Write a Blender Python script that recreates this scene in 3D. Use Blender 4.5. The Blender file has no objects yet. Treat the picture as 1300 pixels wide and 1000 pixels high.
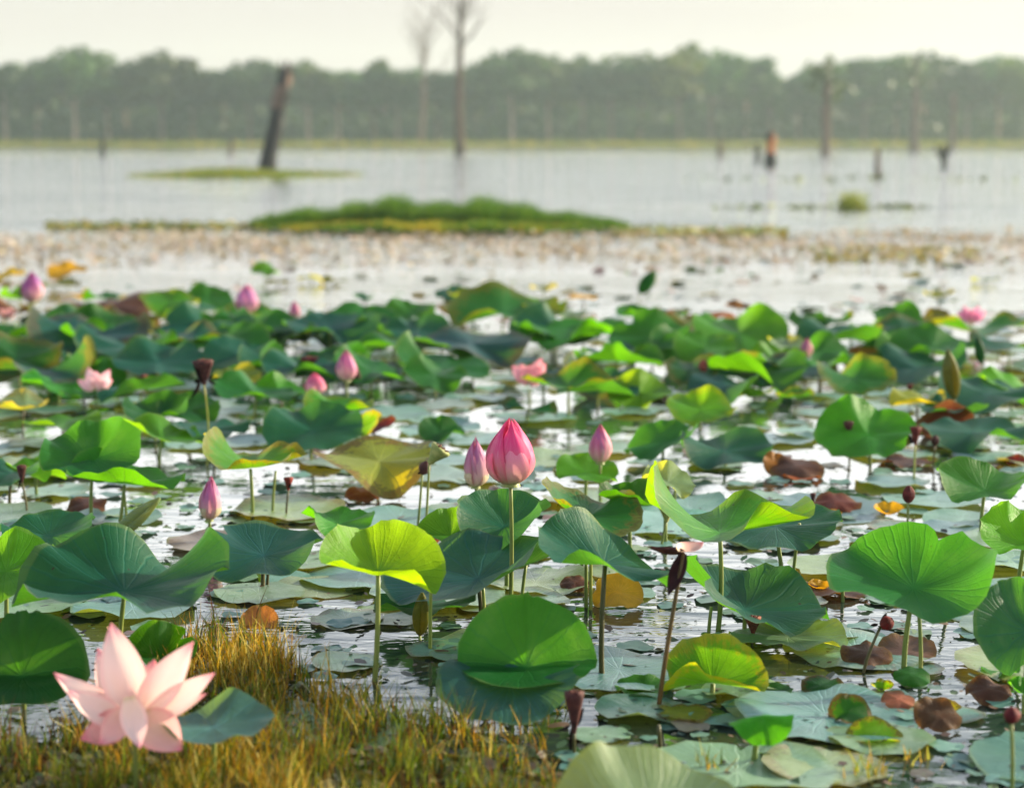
import bpy, math, random
from math import sin, cos, pi, radians, sqrt, atan2
from mathutils import Vector, Matrix

scene = bpy.context.scene
COL = scene.collection
rnd = random.Random(7)

# ------------------------------------------------------------------ camera
H = 1.2                       # eye height above the water
F = 2400.0                    # focal length in pixels of a 1300 px wide picture
PITCH = math.atan((500 - 176) / F)
cam_d = bpy.data.cameras.new('camera')
cam = bpy.data.objects.new('camera', cam_d)
COL.objects.link(cam)
cam.location = (0, 0, H)
cam.rotation_euler = (pi / 2 - PITCH, 0, 0)
cam_d.sensor_width = 36
cam_d.lens = 36 * F / 1300
cam_d.clip_start = 0.1
cam_d.clip_end = 4000
cam_d.dof.use_dof = True
cam_d.dof.focus_distance = 4.75
cam_d.dof.aperture_fstop = 2.3
cam_d.dof.aperture_blades = 9
scene.camera = cam

# ------------------------------------------------------------------ sky, sun, exposure
SUN_EL, SUN_AZ = radians(19), radians(66)      # azimuth measured from +Y towards +X
world = bpy.data.worlds.new('World')
scene.world = world
world.use_nodes = True
wn = world.node_tree
sky = wn.nodes.new('ShaderNodeTexSky')
sky.sky_type = 'NISHITA'
sky.sun_disc = False
sky.sun_elevation = SUN_EL
sky.sun_rotation = SUN_AZ
sky.air_density = 1.0
sky.dust_density = 1.6
sky.ozone_density = 1.0
bg = wn.nodes['Background']
bg.inputs['Strength'].default_value = 0.11
# cloud veil, thickest at the horizon, with an unseen bright band added to whiten water
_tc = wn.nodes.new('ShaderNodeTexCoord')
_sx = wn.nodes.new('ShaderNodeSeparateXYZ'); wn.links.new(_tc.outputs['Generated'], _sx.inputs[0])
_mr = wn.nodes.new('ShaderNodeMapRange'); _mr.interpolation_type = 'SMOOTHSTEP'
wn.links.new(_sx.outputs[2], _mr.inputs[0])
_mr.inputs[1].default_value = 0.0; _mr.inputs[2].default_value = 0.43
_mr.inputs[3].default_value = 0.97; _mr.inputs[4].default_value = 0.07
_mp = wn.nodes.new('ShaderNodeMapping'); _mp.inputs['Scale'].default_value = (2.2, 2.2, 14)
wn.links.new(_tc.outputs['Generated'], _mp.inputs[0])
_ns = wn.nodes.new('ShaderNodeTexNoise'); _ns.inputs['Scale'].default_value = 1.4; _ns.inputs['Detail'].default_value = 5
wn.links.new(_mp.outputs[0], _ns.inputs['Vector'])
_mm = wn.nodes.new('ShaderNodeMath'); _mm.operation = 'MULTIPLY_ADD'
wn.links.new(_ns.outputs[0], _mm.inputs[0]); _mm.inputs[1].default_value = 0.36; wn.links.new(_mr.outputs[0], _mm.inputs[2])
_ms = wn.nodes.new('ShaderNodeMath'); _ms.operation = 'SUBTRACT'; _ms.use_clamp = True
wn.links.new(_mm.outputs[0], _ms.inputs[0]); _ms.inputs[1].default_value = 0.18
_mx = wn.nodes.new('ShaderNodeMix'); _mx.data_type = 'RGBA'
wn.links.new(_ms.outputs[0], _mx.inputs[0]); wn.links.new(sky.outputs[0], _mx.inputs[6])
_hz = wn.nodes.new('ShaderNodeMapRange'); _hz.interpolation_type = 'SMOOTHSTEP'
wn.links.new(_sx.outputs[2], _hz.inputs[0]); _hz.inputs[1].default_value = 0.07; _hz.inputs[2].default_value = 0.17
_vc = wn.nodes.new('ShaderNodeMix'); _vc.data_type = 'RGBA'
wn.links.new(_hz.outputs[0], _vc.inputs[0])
_vc.inputs[6].default_value = (2.95, 2.70, 2.46, 1); _vc.inputs[7].default_value = (17.0, 16.7, 16.2, 1)  # second colour: brighter band added above the frame to light the water
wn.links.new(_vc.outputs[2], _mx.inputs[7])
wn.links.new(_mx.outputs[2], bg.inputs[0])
sun_d = bpy.data.lights.new('sun', 'SUN')
sun_d.energy = 5.0
sun_d.angle = radians(0.6)
sun_d.color = (1.0, 0.86, 0.62)
sun = bpy.data.objects.new('sun', sun_d)
COL.objects.link(sun)
SDIR = Vector((sin(SUN_AZ) * cos(SUN_EL), cos(SUN_AZ) * cos(SUN_EL), sin(SUN_EL)))
sun.rotation_euler = SDIR.to_track_quat('Z', 'Y').to_euler()
sun.location = (20, 10, 20)
vs = scene.view_settings
vs.view_transform = 'Standard'
vs.look = 'None'
vs.exposure = 1.3
vs.gamma = 1.0
vs.use_curve_mapping = False
scene.cycles.use_denoising = True
scene.cycles.max_bounces = 7
scene.cycles.transparent_max_bounces = 6
scene.cycles.volume_bounces = 1

# ------------------------------------------------------------------ pixel <-> place helpers
_cp, _sp = cos(PITCH), sin(PITCH)
def ray(px, py):
    a, b = (px - 650) / F, (500 - py) / F
    return Vector((a, _cp + b * _sp, -_sp + b * _cp))
def ground(px, py, z=0.0):
    d = ray(px, py)
    t = (z - H) / d.z
    return Vector((d.x * t, d.y * t, z))
def at_y(px, py, Y):
    d = ray(px, py)
    t = Y / d.y
    return Vector((d.x * t, Y, H + d.z * t))
def ppm(p):                                    # pixels per metre at a point
    return F / (p.y * _cp - (p.z - H) * _sp)
def pix(p):
    dz = p.z - H
    dep = p.y * _cp - dz * _sp
    return 650 + F * p.x / dep, 500 - F * (p.y * _sp + dz * _cp) / dep

# ------------------------------------------------------------------ mesh helpers
class MB:
    def __init__(s):
        s.v, s.f, s.uv, s.c = [], [], [], []
    def vert(s, p, uv=(0, 0), c=None):
        s.v.append((p[0], p[1], p[2])); s.uv.append(uv); s.c.append(c or (1, 1, 1, 1))
        return len(s.v) - 1
    def tube(s, pts, rad, n=6, cap=True):
        pts = [Vector(p) for p in pts]
        rows = []
        L = 0.0
        for i, p in enumerate(pts):
            t = (pts[min(i + 1, len(pts) - 1)] - pts[max(i - 1, 0)]).normalized()
            u = t.cross(Vector((0.13, 0.97, 0.2)))
            if u.length < 1e-3: u = t.cross(Vector((1, 0, 0)))
            u.normalize(); w = t.cross(u)
            r = rad[i] if isinstance(rad, (list, tuple)) else rad
            if i: L += (p - pts[i - 1]).length
            rows.append([s.vert(p + (u * cos(2 * pi * k / n) + w * sin(2 * pi * k / n)) * r, (k / n, L)) for k in range(n)])
        for a, b in zip(rows, rows[1:]):
            for k in range(n):
                s.f.append((a[k], a[(k + 1) % n], b[(k + 1) % n], b[k]))
        if cap:
            s.f.append(tuple(rows[-1])); s.f.append(tuple(reversed(rows[0])))
        return rows
    def grid(s, fn, nu, nv, closed=False):
        ids = [[s.vert(*fn(i / nu, j / nv)) for j in range(nv + (0 if closed else 1))] for i in range(nu + 1)]
        m = len(ids[0])
        for i in range(nu):
            for j in range(nv):
                s.f.append((ids[i][j], ids[i + 1][j], ids[i + 1][(j + 1) % m], ids[i][(j + 1) % m]))
        return ids
    def mesh(s, name, m, smooth=True, color=False):
        me = bpy.data.meshes.new(name)
        me.from_pydata(s.v, [], s.f)
        ul = me.uv_layers.new(name='UVMap')
        vi = [0] * len(me.loops)
        me.loops.foreach_get('vertex_index', vi)
        flat = []
        for i in vi: flat.extend(s.uv[i])
        ul.data.foreach_set('uv', flat)
        if color:
            ca = me.color_attributes.new('col', 'FLOAT_COLOR', 'POINT')
            fl = []
            for c in s.c: fl.extend(c)
            ca.data.foreach_set('color', fl)
        if smooth:
            me.polygons.foreach_set('use_smooth', [True] * len(me.polygons))
        me.materials.append(m)
        me.update()
        return me

def link(name, me, parent=None, loc=None, color=None):
    o = bpy.data.objects.new(name, me)
    COL.objects.link(o)
    if parent: o.parent = parent
    if loc is not None: o.location = loc
    if color: o.color = (*color[:3], color[3] if len(color) > 3 else 0.0)
    return o
LABELS = {}
def tag(o, label, cat, group=None):
    o['label'] = label; o['category'] = cat
    if group: o['group'] = group
    LABELS[label] = LABELS.get(label, 0) + 1
    return o
def empty(name, loc):
    o = bpy.data.objects.new(name, None)
    o.empty_display_size = 0.05
    COL.objects.link(o); o.location = loc
    return o

# ------------------------------------------------------------------ materials
def new_mat(name):
    m = bpy.data.materials.new(name); m.use_nodes = True
    nt = m.node_tree
    for n in list(nt.nodes): nt.nodes.remove(n)
    out = nt.nodes.new('ShaderNodeOutputMaterial')
    return m, nt, out
class NT:
    def __init__(s, nt): s.nt = nt
    def n(s, kind, **kw):
        nd = s.nt.nodes.new(kind)
        for k, v in kw.items(): setattr(nd, k, v)
        return nd
    def l(s, a, b): s.nt.links.new(a, b)
    def math(s, op, a, b=None, c=None, clamp=False):
        nd = s.n('ShaderNodeMath', operation=op, use_clamp=clamp)
        for i, x in enumerate((a, b, c)):
            if x is None: continue
            if isinstance(x, (int, float)): nd.inputs[i].default_value = x
            else: s.l(x, nd.inputs[i])
        return nd.outputs[0]
    def mix(s, f, a, b, blend='MIX'):
        nd = s.n('ShaderNodeMix', data_type='RGBA', blend_type=blend)
        for i, x in ((0, f), (6, a), (7, b)):
            if isinstance(x, (int, float)): nd.inputs[i].default_value = x
            elif isinstance(x, tuple): nd.inputs[i].default_value = (*x, 1) if len(x) == 3 else x
            else: s.l(x, nd.inputs[i])
        return nd.outputs[2]
    def ramp(s, f, lo, hi):
        nd = s.n('ShaderNodeMapRange', interpolation_type='SMOOTHSTEP')
        s.l(f, nd.inputs[0]); nd.inputs[1].default_value = lo; nd.inputs[2].default_value = hi
        return nd.outputs[0]
    def noise(s, vec, scale, detail=3, rough=0.55):
        nd = s.n('ShaderNodeTexNoise')
        nd.inputs['Scale'].default_value = scale; nd.inputs['Detail'].default_value = detail
        nd.inputs['Roughness'].default_value = rough
        if vec is not None: s.l(vec, nd.inputs['Vector'])
        return nd
    def principled(s, color, rough=0.5, spec=0.5, normal=None):
        nd = s.n('ShaderNodeBsdfPrincipled')
        if isinstance(color, tuple): nd.inputs['Base Color'].default_value = (*color, 1)
        else: s.l(color, nd.inputs['Base Color'])
        if isinstance(rough, float): nd.inputs['Roughness'].default_value = rough
        else: s.l(rough, nd.inputs['Roughness'])
        nd.inputs['Specular IOR Level'].default_value = spec
        if normal is not None: s.l(normal, nd.inputs['Normal'])
        return nd

def leaf_material(name, wet):
    m, nt, out = new_mat(name)
    N = NT(nt)
    uv = N.n('ShaderNodeUVMap').outputs[0]
    sep = N.n('ShaderNodeSeparateXYZ'); N.l(uv, sep.inputs[0])
    x, y = sep.outputs[0], sep.outputs[1]
    r = N.math('SQRT', N.math('ADD', N.math('MULTIPLY', x, x), N.math('MULTIPLY', y, y)))
    info = N.n('ShaderNodeObjectInfo')
    col, al, rd = info.outputs['Color'], info.outputs['Alpha'], info.outputs['Random']
    off = N.n('ShaderNodeVectorMath', operation='ADD')
    N.l(uv, off.inputs[0])
    cmb = N.n('ShaderNodeCombineXYZ'); N.l(N.math('MULTIPLY', rd, 40.0), cmb.inputs[2]); N.l(cmb.outputs[0], off.inputs[1])
    P = off.outputs[0]
    wob = N.noise(P, 2.2, 2).outputs[0]
    th = N.math('ADD', N.math('ARCTAN2', y, x), N.math('MULTIPLY', wob, 0.22))
    def veins(count, width, rlo, rhi):
        d = N.math('PINGPONG', N.math('MULTIPLY', th, count / (2 * pi)), 0.5)
        d = N.math('MULTIPLY', N.math('SUBTRACT', 0.5, d), N.math('MULTIPLY', r, 2 * pi / count))
        a = N.n('ShaderNodeMapRange', interpolation_type='SMOOTHSTEP')
        N.l(d, a.inputs[0]); a.inputs[1].default_value = 0.0; a.inputs[2].default_value = width
        a.inputs[3].default_value = 1.0; a.inputs[4].default_value = 0.0
        return N.math('MULTIPLY', a.outputs[0], N.ramp(r, rlo, rhi))
    v = N.math('MAXIMUM', veins(22, 0.018, 0.02, 0.06), N.math('MULTIPLY', veins(66, 0.012, 0.5, 0.7), 0.55))
    hub = N.n('ShaderNodeMapRange'); N.l(r, hub.inputs[0]); hub.inputs[1].default_value = 0.03; hub.inputs[2].default_value = 0.07
    hub.inputs[3].default_value = 1; hub.inputs[4].default_value = 0
    v = N.math('MAXIMUM', v, hub.outputs[0])
    big = N.noise(P, 1.7, 4).outputs[0]
    fine = N.noise(P, 9.0, 5, 0.65).outputs[0]
    hsv = N.n('ShaderNodeHueSaturation')
    N.l(col, hsv.inputs['Color'])
    N.l(N.math('ADD', 0.485, N.math('MULTIPLY', rd, 0.03)), hsv.inputs['Hue'])
    N.l(N.math('ADD', 0.45, N.math('MULTIPLY', N.math('ADD', big, N.math('MULTIPLY', fine, 0.35)), 0.85)), hsv.inputs['Value'])
    base = hsv.outputs[0]
    # yellow-brown patches that start at the rim
    spot = N.math('MULTIPLY', N.ramp(N.math('ADD', N.math('MULTIPLY', r, 0.75), N.math('MULTIPLY', fine, 0.8)), 0.92, 1.12), al, clamp=True)
    base = N.mix(spot, base, (0.16, 0.075, 0.02))
    vo = N.n('ShaderNodeTexVoronoi'); vo.inputs['Scale'].default_value = 5.5; N.l(P, vo.inputs['Vector'])
    dots = N.math('MULTIPLY', N.math('LESS_THAN', vo.outputs['Distance'], N.math('MULTIPLY', N.math('SUBTRACT', fine, 0.47), 0.5)), 0.75)
    base = N.mix(N.math('MULTIPLY', N.ramp(big, 0.5, 0.75), 0.10), base, (0.10, 0.17, 0.15))     # waxy bloom
    base = N.mix(dots, base, (0.06, 0.04, 0.018))
    base = N.mix(N.math('MULTIPLY', N.ramp(fine, 0.66, 0.75), 0.35), base, (0.07, 0.05, 0.02))
    top = N.mix(N.math('MULTIPLY', v, 0.5), base, N.mix(1.0, base, (2.6, 2.0, 2.2), 'MULTIPLY'))
    under = N.mix(1.0, base, (2.3, 1.75, 1.05), 'MULTIPLY')
    under = N.mix(0.22, under, (0.16, 0.22, 0.06))
    under = N.mix(N.math('MULTIPLY', v, 0.5), under, (0.3, 0.36, 0.14))
    margin = N.math('MULTIPLY', N.ramp(N.math('ADD', r, N.math('MULTIPLY', N.math('SUBTRACT', wob, 0.5), 0.05)), 0.955, 0.985), 0.4)
    top = N.mix(margin, top, (0.14, 0.19, 0.06))
    v2 = N.n('ShaderNodeTexVoronoi', feature='DISTANCE_TO_EDGE'); v2.inputs['Scale'].default_value = 13.0; N.l(P, v2.inputs['Vector'])
    net = N.ramp(v2.outputs['Distance'], 0.0, 0.16)
    top = N.mix(N.math('MULTIPLY', N.math('SUBTRACT', 1.0, net), 0.09), top, N.mix(1.0, base, (2.6, 1.7, 1.6), 'MULTIPLY'))
    geo = N.n('ShaderNodeNewGeometry')
    surf = N.mix(geo.outputs['Backfacing'], top, under)
    sc_ = N.n('ShaderNodeSeparateColor'); N.l(base, sc_.inputs[0])
    live = N.math('MULTIPLY', N.math('SUBTRACT', N.math('MULTIPLY', sc_.outputs[1], 0.9), sc_.outputs[0]), 40.0, clamp=True)   # living green tissue lets more light through
    trans = N.mix(live, N.mix(1.0, base, (1.6, 1.35, 0.6), 'MULTIPLY'), N.mix(1.0, N.mix(1.0, base, (7.5, 3.6, 0.3), 'MULTIPLY'), (.075, .12, 0.0), 'ADD'))
    trans = N.mix(N.math('MULTIPLY', v, 0.3), trans, (0.03, 0.08, 0.0))
    bump = N.n('ShaderNodeBump'); bump.inputs['Strength'].default_value = 0.32; bump.inputs['Distance'].default_value = 0.006
    N.l(N.math('ADD', N.math('MULTIPLY', v, -0.5), N.math('ADD', N.math('MULTIPLY', big, 1.6), N.math('ADD', N.math('MULTIPLY', fine, 0.7), N.math('MULTIPLY', net, 0.08)))), bump.inputs['Height'])
    rough = N.math('ADD', 0.2 if wet else 0.38, N.math('MULTIPLY', fine, 0.22))
    pr = N.principled(surf, rough, 0.45 if wet else 0.17, bump.outputs[0])
    tr = N.n('ShaderNodeBsdfTranslucent'); N.l(trans, tr.inputs[0]); N.l(bump.outputs[0], tr.inputs[1])
    ms = N.n('ShaderNodeMixShader'); ms.inputs[0].default_value = 0.18 if wet else 0.42
    N.l(pr.outputs[0], ms.inputs[1]); N.l(tr.outputs[0], ms.inputs[2])
    N.l(ms.outputs[0], out.inputs[0])
    return m
M_LEAF = leaf_material('lotus leaf', False)
M_PAD = leaf_material('floating pad', True)

def petal_material():
    m, nt, out = new_mat('lotus petal')
    N = NT(nt)
    sep = N.n('ShaderNodeSeparateXYZ'); N.l(N.n('ShaderNodeUVMap').outputs[0], sep.inputs[0])
    u, t = sep.outputs[0], sep.outputs[1]
    info = N.n('ShaderNodeObjectInfo')
    cv = N.n('ShaderNodeCombineXYZ')
    N.l(N.math('MULTIPLY', u, 9.0), cv.inputs[0]); N.l(N.math('MULTIPLY', t, 1.3), cv.inputs[1]); N.l(N.math('MULTIPLY', info.outputs['Random'], 30.0), cv.inputs[2])
    st = N.noise(cv.outputs[0], 2.5, 4, 0.6).outputs[0]
    tt = N.math('ADD', t, N.math('MULTIPLY', N.math('SUBTRACT', st, 0.5), 0.55))
    pale = N.mix(1.0, info.outputs['Color'], (0.22, 0.42, 0.32))
    pale = N.mix(0.6, info.outputs['Color'], (0.86, 0.70, 0.52))
    c = N.mix(N.ramp(tt, 0.0, 0.66), pale, info.outputs['Color'])
    c = N.mix(N.math('MULTIPLY', N.ramp(st, 0.5, 0.72), 0.45), c, N.mix(0.55, info.outputs['Color'], (0.85, 0.7, 0.66)))
    tip = N.mix(1.0, info.outputs['Color'], (0.92, 0.42, 0.62), 'MULTIPLY')
    c = N.mix(N.math('MULTIPLY', N.ramp(t, 0.74, 1.0), 0.9), c, tip)
    rimd = N.math('ABSOLUTE', N.math('SUBTRACT', u, 0.5))
    c = N.mix(N.math('MULTIPLY', N.ramp(rimd, 0.34, 0.5), 0.45), c, N.mix(1.0, info.outputs['Color'], (0.98, 0.6, 0.66), 'MULTIPLY'))
    c = N.mix(N.math('MULTIPLY', N.ramp(t, 0.12, 0.0), 0.6), c, (0.5, 0.5, 0.2))
    bump = N.n('ShaderNodeBump'); bump.inputs['Strength'].default_value = 0.35; bump.inputs['Distance'].default_value = 0.002
    N.l(st, bump.inputs['Height'])
    pr = N.principled(c, 0.5, 0.35, bump.outputs[0])
    tr = N.n('ShaderNodeBsdfTranslucent'); N.l(N.mix(0.25, c, (1.0, 0.5, 0.4)), tr.inputs[0])
    ms = N.n('ShaderNodeMixShader'); ms.inputs[0].default_value = 0.38
    N.l(pr.outputs[0], ms.inputs[1]); N.l(tr.outputs[0], ms.inputs[2]); N.l(ms.outputs[0], out.inputs[0])
    return m
M_PETAL = petal_material()

def simple_mat(name, c1, c2, scale=20, rough=0.6, spec=0.3, stretch=(1, 1, 1), bump=0.3, dist=0.003, transl=None, objcol=False):
    m, nt, out = new_mat(name)
    N = NT(nt)
    tc = N.n('ShaderNodeTexCoord').outputs['Object']
    mp = N.n('ShaderNodeMapping'); N.l(tc, mp.inputs[0]); mp.inputs['Scale'].default_value = stretch
    ns = N.noise(mp.outputs[0], scale, 5, 0.62).outputs[0]
    c = N.mix(N.ramp(ns, 0.35, 0.68), c1, c2)
    if objcol:
        c = N.mix(1.0, c, N.n('ShaderNodeObjectInfo').outputs['Color'], 'MULTIPLY')
    b = N.n('ShaderNodeBump'); b.inputs['Strength'].default_value = bump; b.inputs['Distance'].default_value = dist
    N.l(ns, b.inputs['Height'])
    pr = N.principled(c, rough, spec, b.outputs[0])
    if transl:
        tr = N.n('ShaderNodeBsdfTranslucent'); tr.inputs[0].default_value = (*transl[0], 1)
        ms = N.n('ShaderNodeMixShader'); ms.inputs[0].default_value = transl[1]
        N.l(pr.outputs[0], ms.inputs[1]); N.l(tr.outputs[0], ms.inputs[2]); N.l(ms.outputs[0], out.inputs[0])
    else:
        N.l(pr.outputs[0], out.inputs[0])
    return m
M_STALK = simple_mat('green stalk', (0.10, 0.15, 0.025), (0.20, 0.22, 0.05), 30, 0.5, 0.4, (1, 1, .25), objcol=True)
M_DARK = simple_mat('dried brown', (0.035, 0.012, 0.012), (0.09, 0.03, 0.025), 60, 0.75, 0.2, objcol=True)
M_POD = simple_mat('seed pod', (0.16, 0.2, 0.05), (0.3, 0.3, 0.1), 50, 0.6, 0.3, objcol=True)
M_BARK = simple_mat('grey bark', (0.06, 0.045, 0.035), (0.15, 0.115, 0.09), 3, 0.9, 0.1, (4, 4, 0.6), 0.8, 0.05, objcol=True)
M_BURNT = simple_mat('charred wood', (0.008, 0.008, 0.009), (0.035, 0.033, 0.034), 3, 0.8, 0.25, (5, 5, .5), 0.8, 0.05)
M_RAWWOOD = simple_mat('weathered orange wood', (0.10, 0.07, 0.055), (0.19, 0.125, 0.09), 3, 0.8, 0.2, (5, 5, .5), 0.8, 0.04)
M_ROT = simple_mat('rotten orange wood', (0.30, 0.09, 0.03), (0.5, 0.18, 0.07), 4, 0.8, 0.2, (5, 5, .5), 0.8, 0.04)
M_MUD = simple_mat('wet bank', (0.03, 0.03, 0.012), (0.10, 0.09, 0.025), 5, 0.7, 0.4, (1, 1, 1), 0.6, 0.03)

def attr_mat(name, rough=0.6, transl=0.35, spec=0.3, objcol=False):
    m, nt, out = new_mat(name)
    N = NT(nt)
    a = N.n('ShaderNodeAttribute'); a.attribute_name = 'col'
    ac = a.outputs['Color']
    if objcol: ac = N.mix(1.0, ac, N.n('ShaderNodeObjectInfo').outputs['Color'], 'MULTIPLY')
    pr = N.principled(ac, rough, spec)
    tr = N.n('ShaderNodeBsdfTranslucent'); N.l(N.mix(1.0, ac, (1.7, 1.6, 0.9), 'MULTIPLY'), tr.inputs[0])
    ms = N.n('ShaderNodeMixShader'); ms.inputs[0].default_value = transl
    N.l(pr.outputs[0], ms.inputs[1]); N.l(tr.outputs[0], ms.inputs[2]); N.l(ms.outputs[0], out.inputs[0])
    return m
M_GRASS = attr_mat('sedge blades', 0.6, 0.4, 0.12)
M_TREELEAF = attr_mat('tree foliage', 0.6, 0.25, 0.3, True)
M_WEED = attr_mat('floating weed', 0.45, 0.15, 0.5)

def water_material():
    m, nt, out = new_mat('pond water')
    N = NT(nt)
    tc = N.n('ShaderNodeTexCoord').outputs['Object']
    def mapped(sc):
        mp = N.n('ShaderNodeMapping'); N.l(tc, mp.inputs[0]); mp.inputs['Scale'].default_value = sc
        return mp.outputs[0]
    n1 = N.noise(mapped((1.6, 5.0, 1)), 1.0, 3, 0.5).outputs[0]
    n2 = N.noise(mapped((7, 17, 1)), 1.0, 3, 0.55).outputs[0]
    n3 = N.noise(mapped((0.12, 0.35, 1)), 1.0, 2, 0.5).outputs[0]
    calm = N.ramp(n3, 0.35, 0.7)
    h = N.math('ADD', N.math('MULTIPLY', n1, 0.7), N.math('MULTIPLY', n2, 0.22))
    sp = N.n('ShaderNodeSeparateXYZ'); N.l(tc, sp.inputs[0])
    wind = N.math('ADD', 1.2, N.math('MULTIPLY', N.ramp(sp.outputs[1], 9.0, 30.0), 5.0))    # the lotus field keeps the water calm
    h = N.math('MULTIPLY', h, wind)
    h = N.math('MULTIPLY', h, N.math('ADD', 0.35, N.math('MULTIPLY', calm, 0.65)))
    b = N.n('ShaderNodeBump'); b.inputs['Strength'].default_value = 0.55; b.inputs['Distance'].default_value = 0.02
    N.l(h, b.inputs['Height'])
    pr = N.principled((0.018, 0.028, 0.022), 0.04, 0.5, b.outputs[0])
    pr.inputs['IOR'].default_value = 1.38
    N.l(pr.outputs[0], out.inputs[0])
    return m
M_WATER = water_material()

# ------------------------------------------------------------------ setting
def sheet(name, x0, x1, y0, y1, z, m):
    me = bpy.data.meshes.new(name)
    me.from_pydata([(x0, y0, z), (x1, y0, z), (x1, y1, z), (x0, y1, z)], [], [(0, 1, 2, 3)])
    me.materials.append(m)
    o = link(name, me); o['kind'] = 'structure'
    return o
sheet('pond_water', -420, 420, -45, 240, 0.0, M_WATER)
M_LAND = simple_mat('forest floor', (0.05, 0.055, 0.015), (0.13, 0.12, 0.035), 0.8, 0.9, 0.1, (1, 1, 1), 0.5, 0.1)
mb = MB()
def land(u, v):
    x = -420 + 840 * u
    y = 224 + 12 * v * (1 if v < .5 else 6) + 4 * sin(x * .05) + 2.2 * sin(x * .21 + 1)
    z = -0.3 + (min(v * 3, 1)) * 0.75
    return (x, y, z), (u, v)
mb.grid(land, 160, 6)
o = link('far_shore_ground', mb.mesh('far_shore_ground', M_LAND)); o['kind'] = 'structure'
sheet('forest_ground', -420, 420, 236, 520, 0.40, M_LAND)

# ------------------------------------------------------------------ far forest
def clump_crown(seed, rx, rz, hz0, n_blob=46, n_leaf=58, leaf=0.42, col=(0.03, 0.062, 0.018)):
    R = random.Random(seed)
    mb = MB()
    for b in range(n_blob):
        a = R.uniform(0, 2 * pi); e = math.asin(R.uniform(-0.75, 1))
        q = R.uniform(0.45, 0.95)
        c = Vector((cos(a) * cos(e) * rx * q, sin(a) * cos(e) * rx * q, hz0 + sin(e) * rz * q))
        br = R.uniform(0.22, 0.38) * rx
        tint = R.uniform(0.75, 1.3); ye = R.uniform(0.9, 1.25)
        for k in range(n_leaf):
            d = Vector((R.gauss(0, 1), R.gauss(0, 1), R.gauss(0, 1))).normalized()
            p = c + Vector((d.x, d.y, d.z * 0.75)) * br * R.uniform(0.7, 1.08)
            nrm = (d + Vector((R.gauss(0, .6), R.gauss(0, .6), R.gauss(0.3, .6)))).normalized()
            u = nrm.orthogonal().normalized(); w = nrm.cross(u)
            s1, s2 = leaf * R.uniform(.6, 1.3), leaf * R.uniform(.4, .9)
            t = tint * R.uniform(.8, 1.2)
            cc = (col[0] * t * ye, col[1] * t, col[2] * t, 1)
            ids = [mb.vert(p + u * s1 * x + w * s2 * y, (0, 0), cc) for x, y in ((-1, 0), (0, -1), (1, 0), (0, 1))]
            mb.f.append(tuple(ids))
    return mb.mesh('crown', M_TREELEAF, smooth=False, color=True)
CROWNS = [clump_crown(100 + i, 4.3, 3.6, 8.6, col=c) for i, c in enumerate(((.026, .085, .010), (.040, .095, .008), (.022, .07, .012), (.050, .095, .008)))]
TALLS = [clump_crown(200 + i, 3.2, 4.6, 8.8, col=c) for i, c in enumerate(((.032, .09, .010), (.055, .10, .008)))]
def trunk_mesh(seed, h, r):
    R = random.Random(seed); mb = MB()
    bx, by = R.uniform(-.5, .5), R.uniform(-.5, .5)
    pts = [(bx * t * t, by * t * t, -0.6 + t * (h + .6)) for t in (0, .15, .35, .6, .8, 1)]
    mb.tube(pts, [r * 1.35, r, r * .85, r * .7, r * .5, r * .3], 8)
    top = Vector(pts[3])
    for k in range(5):
        a = 2 * pi * k / 5 + R.uniform(-.5, .5); zz = R.uniform(.45, .85)
        s = Vector((bx * zz * zz, by * zz * zz, -0.6 + zz * (h + .6)))
        e = s + Vector((cos(a) * 2.2, sin(a) * 2.2, R.uniform(1.0, 2.4)))
        mb.tube([s, (s + e) / 2 + Vector((0, 0, -.2)), e], [r * .42, r * .3, r * .12], 6)
    return mb.mesh('trunk', M_BARK)
TRUNKS = [trunk_mesh(300 + i, 9.5, .34) for i in range(3)]
TREEPROF = [(-60, 72), (8, 74), (48, 82), (96, 62), (138, 84), (160, 77), (206, 64), (245, 84), (284, 86), (318, 78), (352, 74), (392, 80),
            (430, 84), (474, 72), (505, 82), (556, 86), (604, 78), (650, 64), (696, 70), (740, 66), (776, 74), (812, 66), (862, 50),
            (902, 60), (946, 66), (976, 92), (1012, 92), (1052, 76), (1096, 68), (1136, 74), (1172, 66), (1226, 74), (1266, 68), (1306, 72), (1366, 70), (-120, 70), (1430, 70)]
SPECIAL_TREE = {862: 'tallest broad crowned forest tree, highest bump of the far treeline', 96: 'tall rounded forest tree rising behind the yellow-green snag on the shore',
                206: 'rounded forest tree with pale trunk just left of the low treeline dip', 352: 'forest tree whose crown stands behind the tip of the leaning burnt trunk',
                604: 'forest tree crown seen directly behind the bare dead tree', 976: 'low forest tree at the deepest gap of the treeline',
                1052: 'forest tree behind the dark snag right of the treeline gap'}
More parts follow.
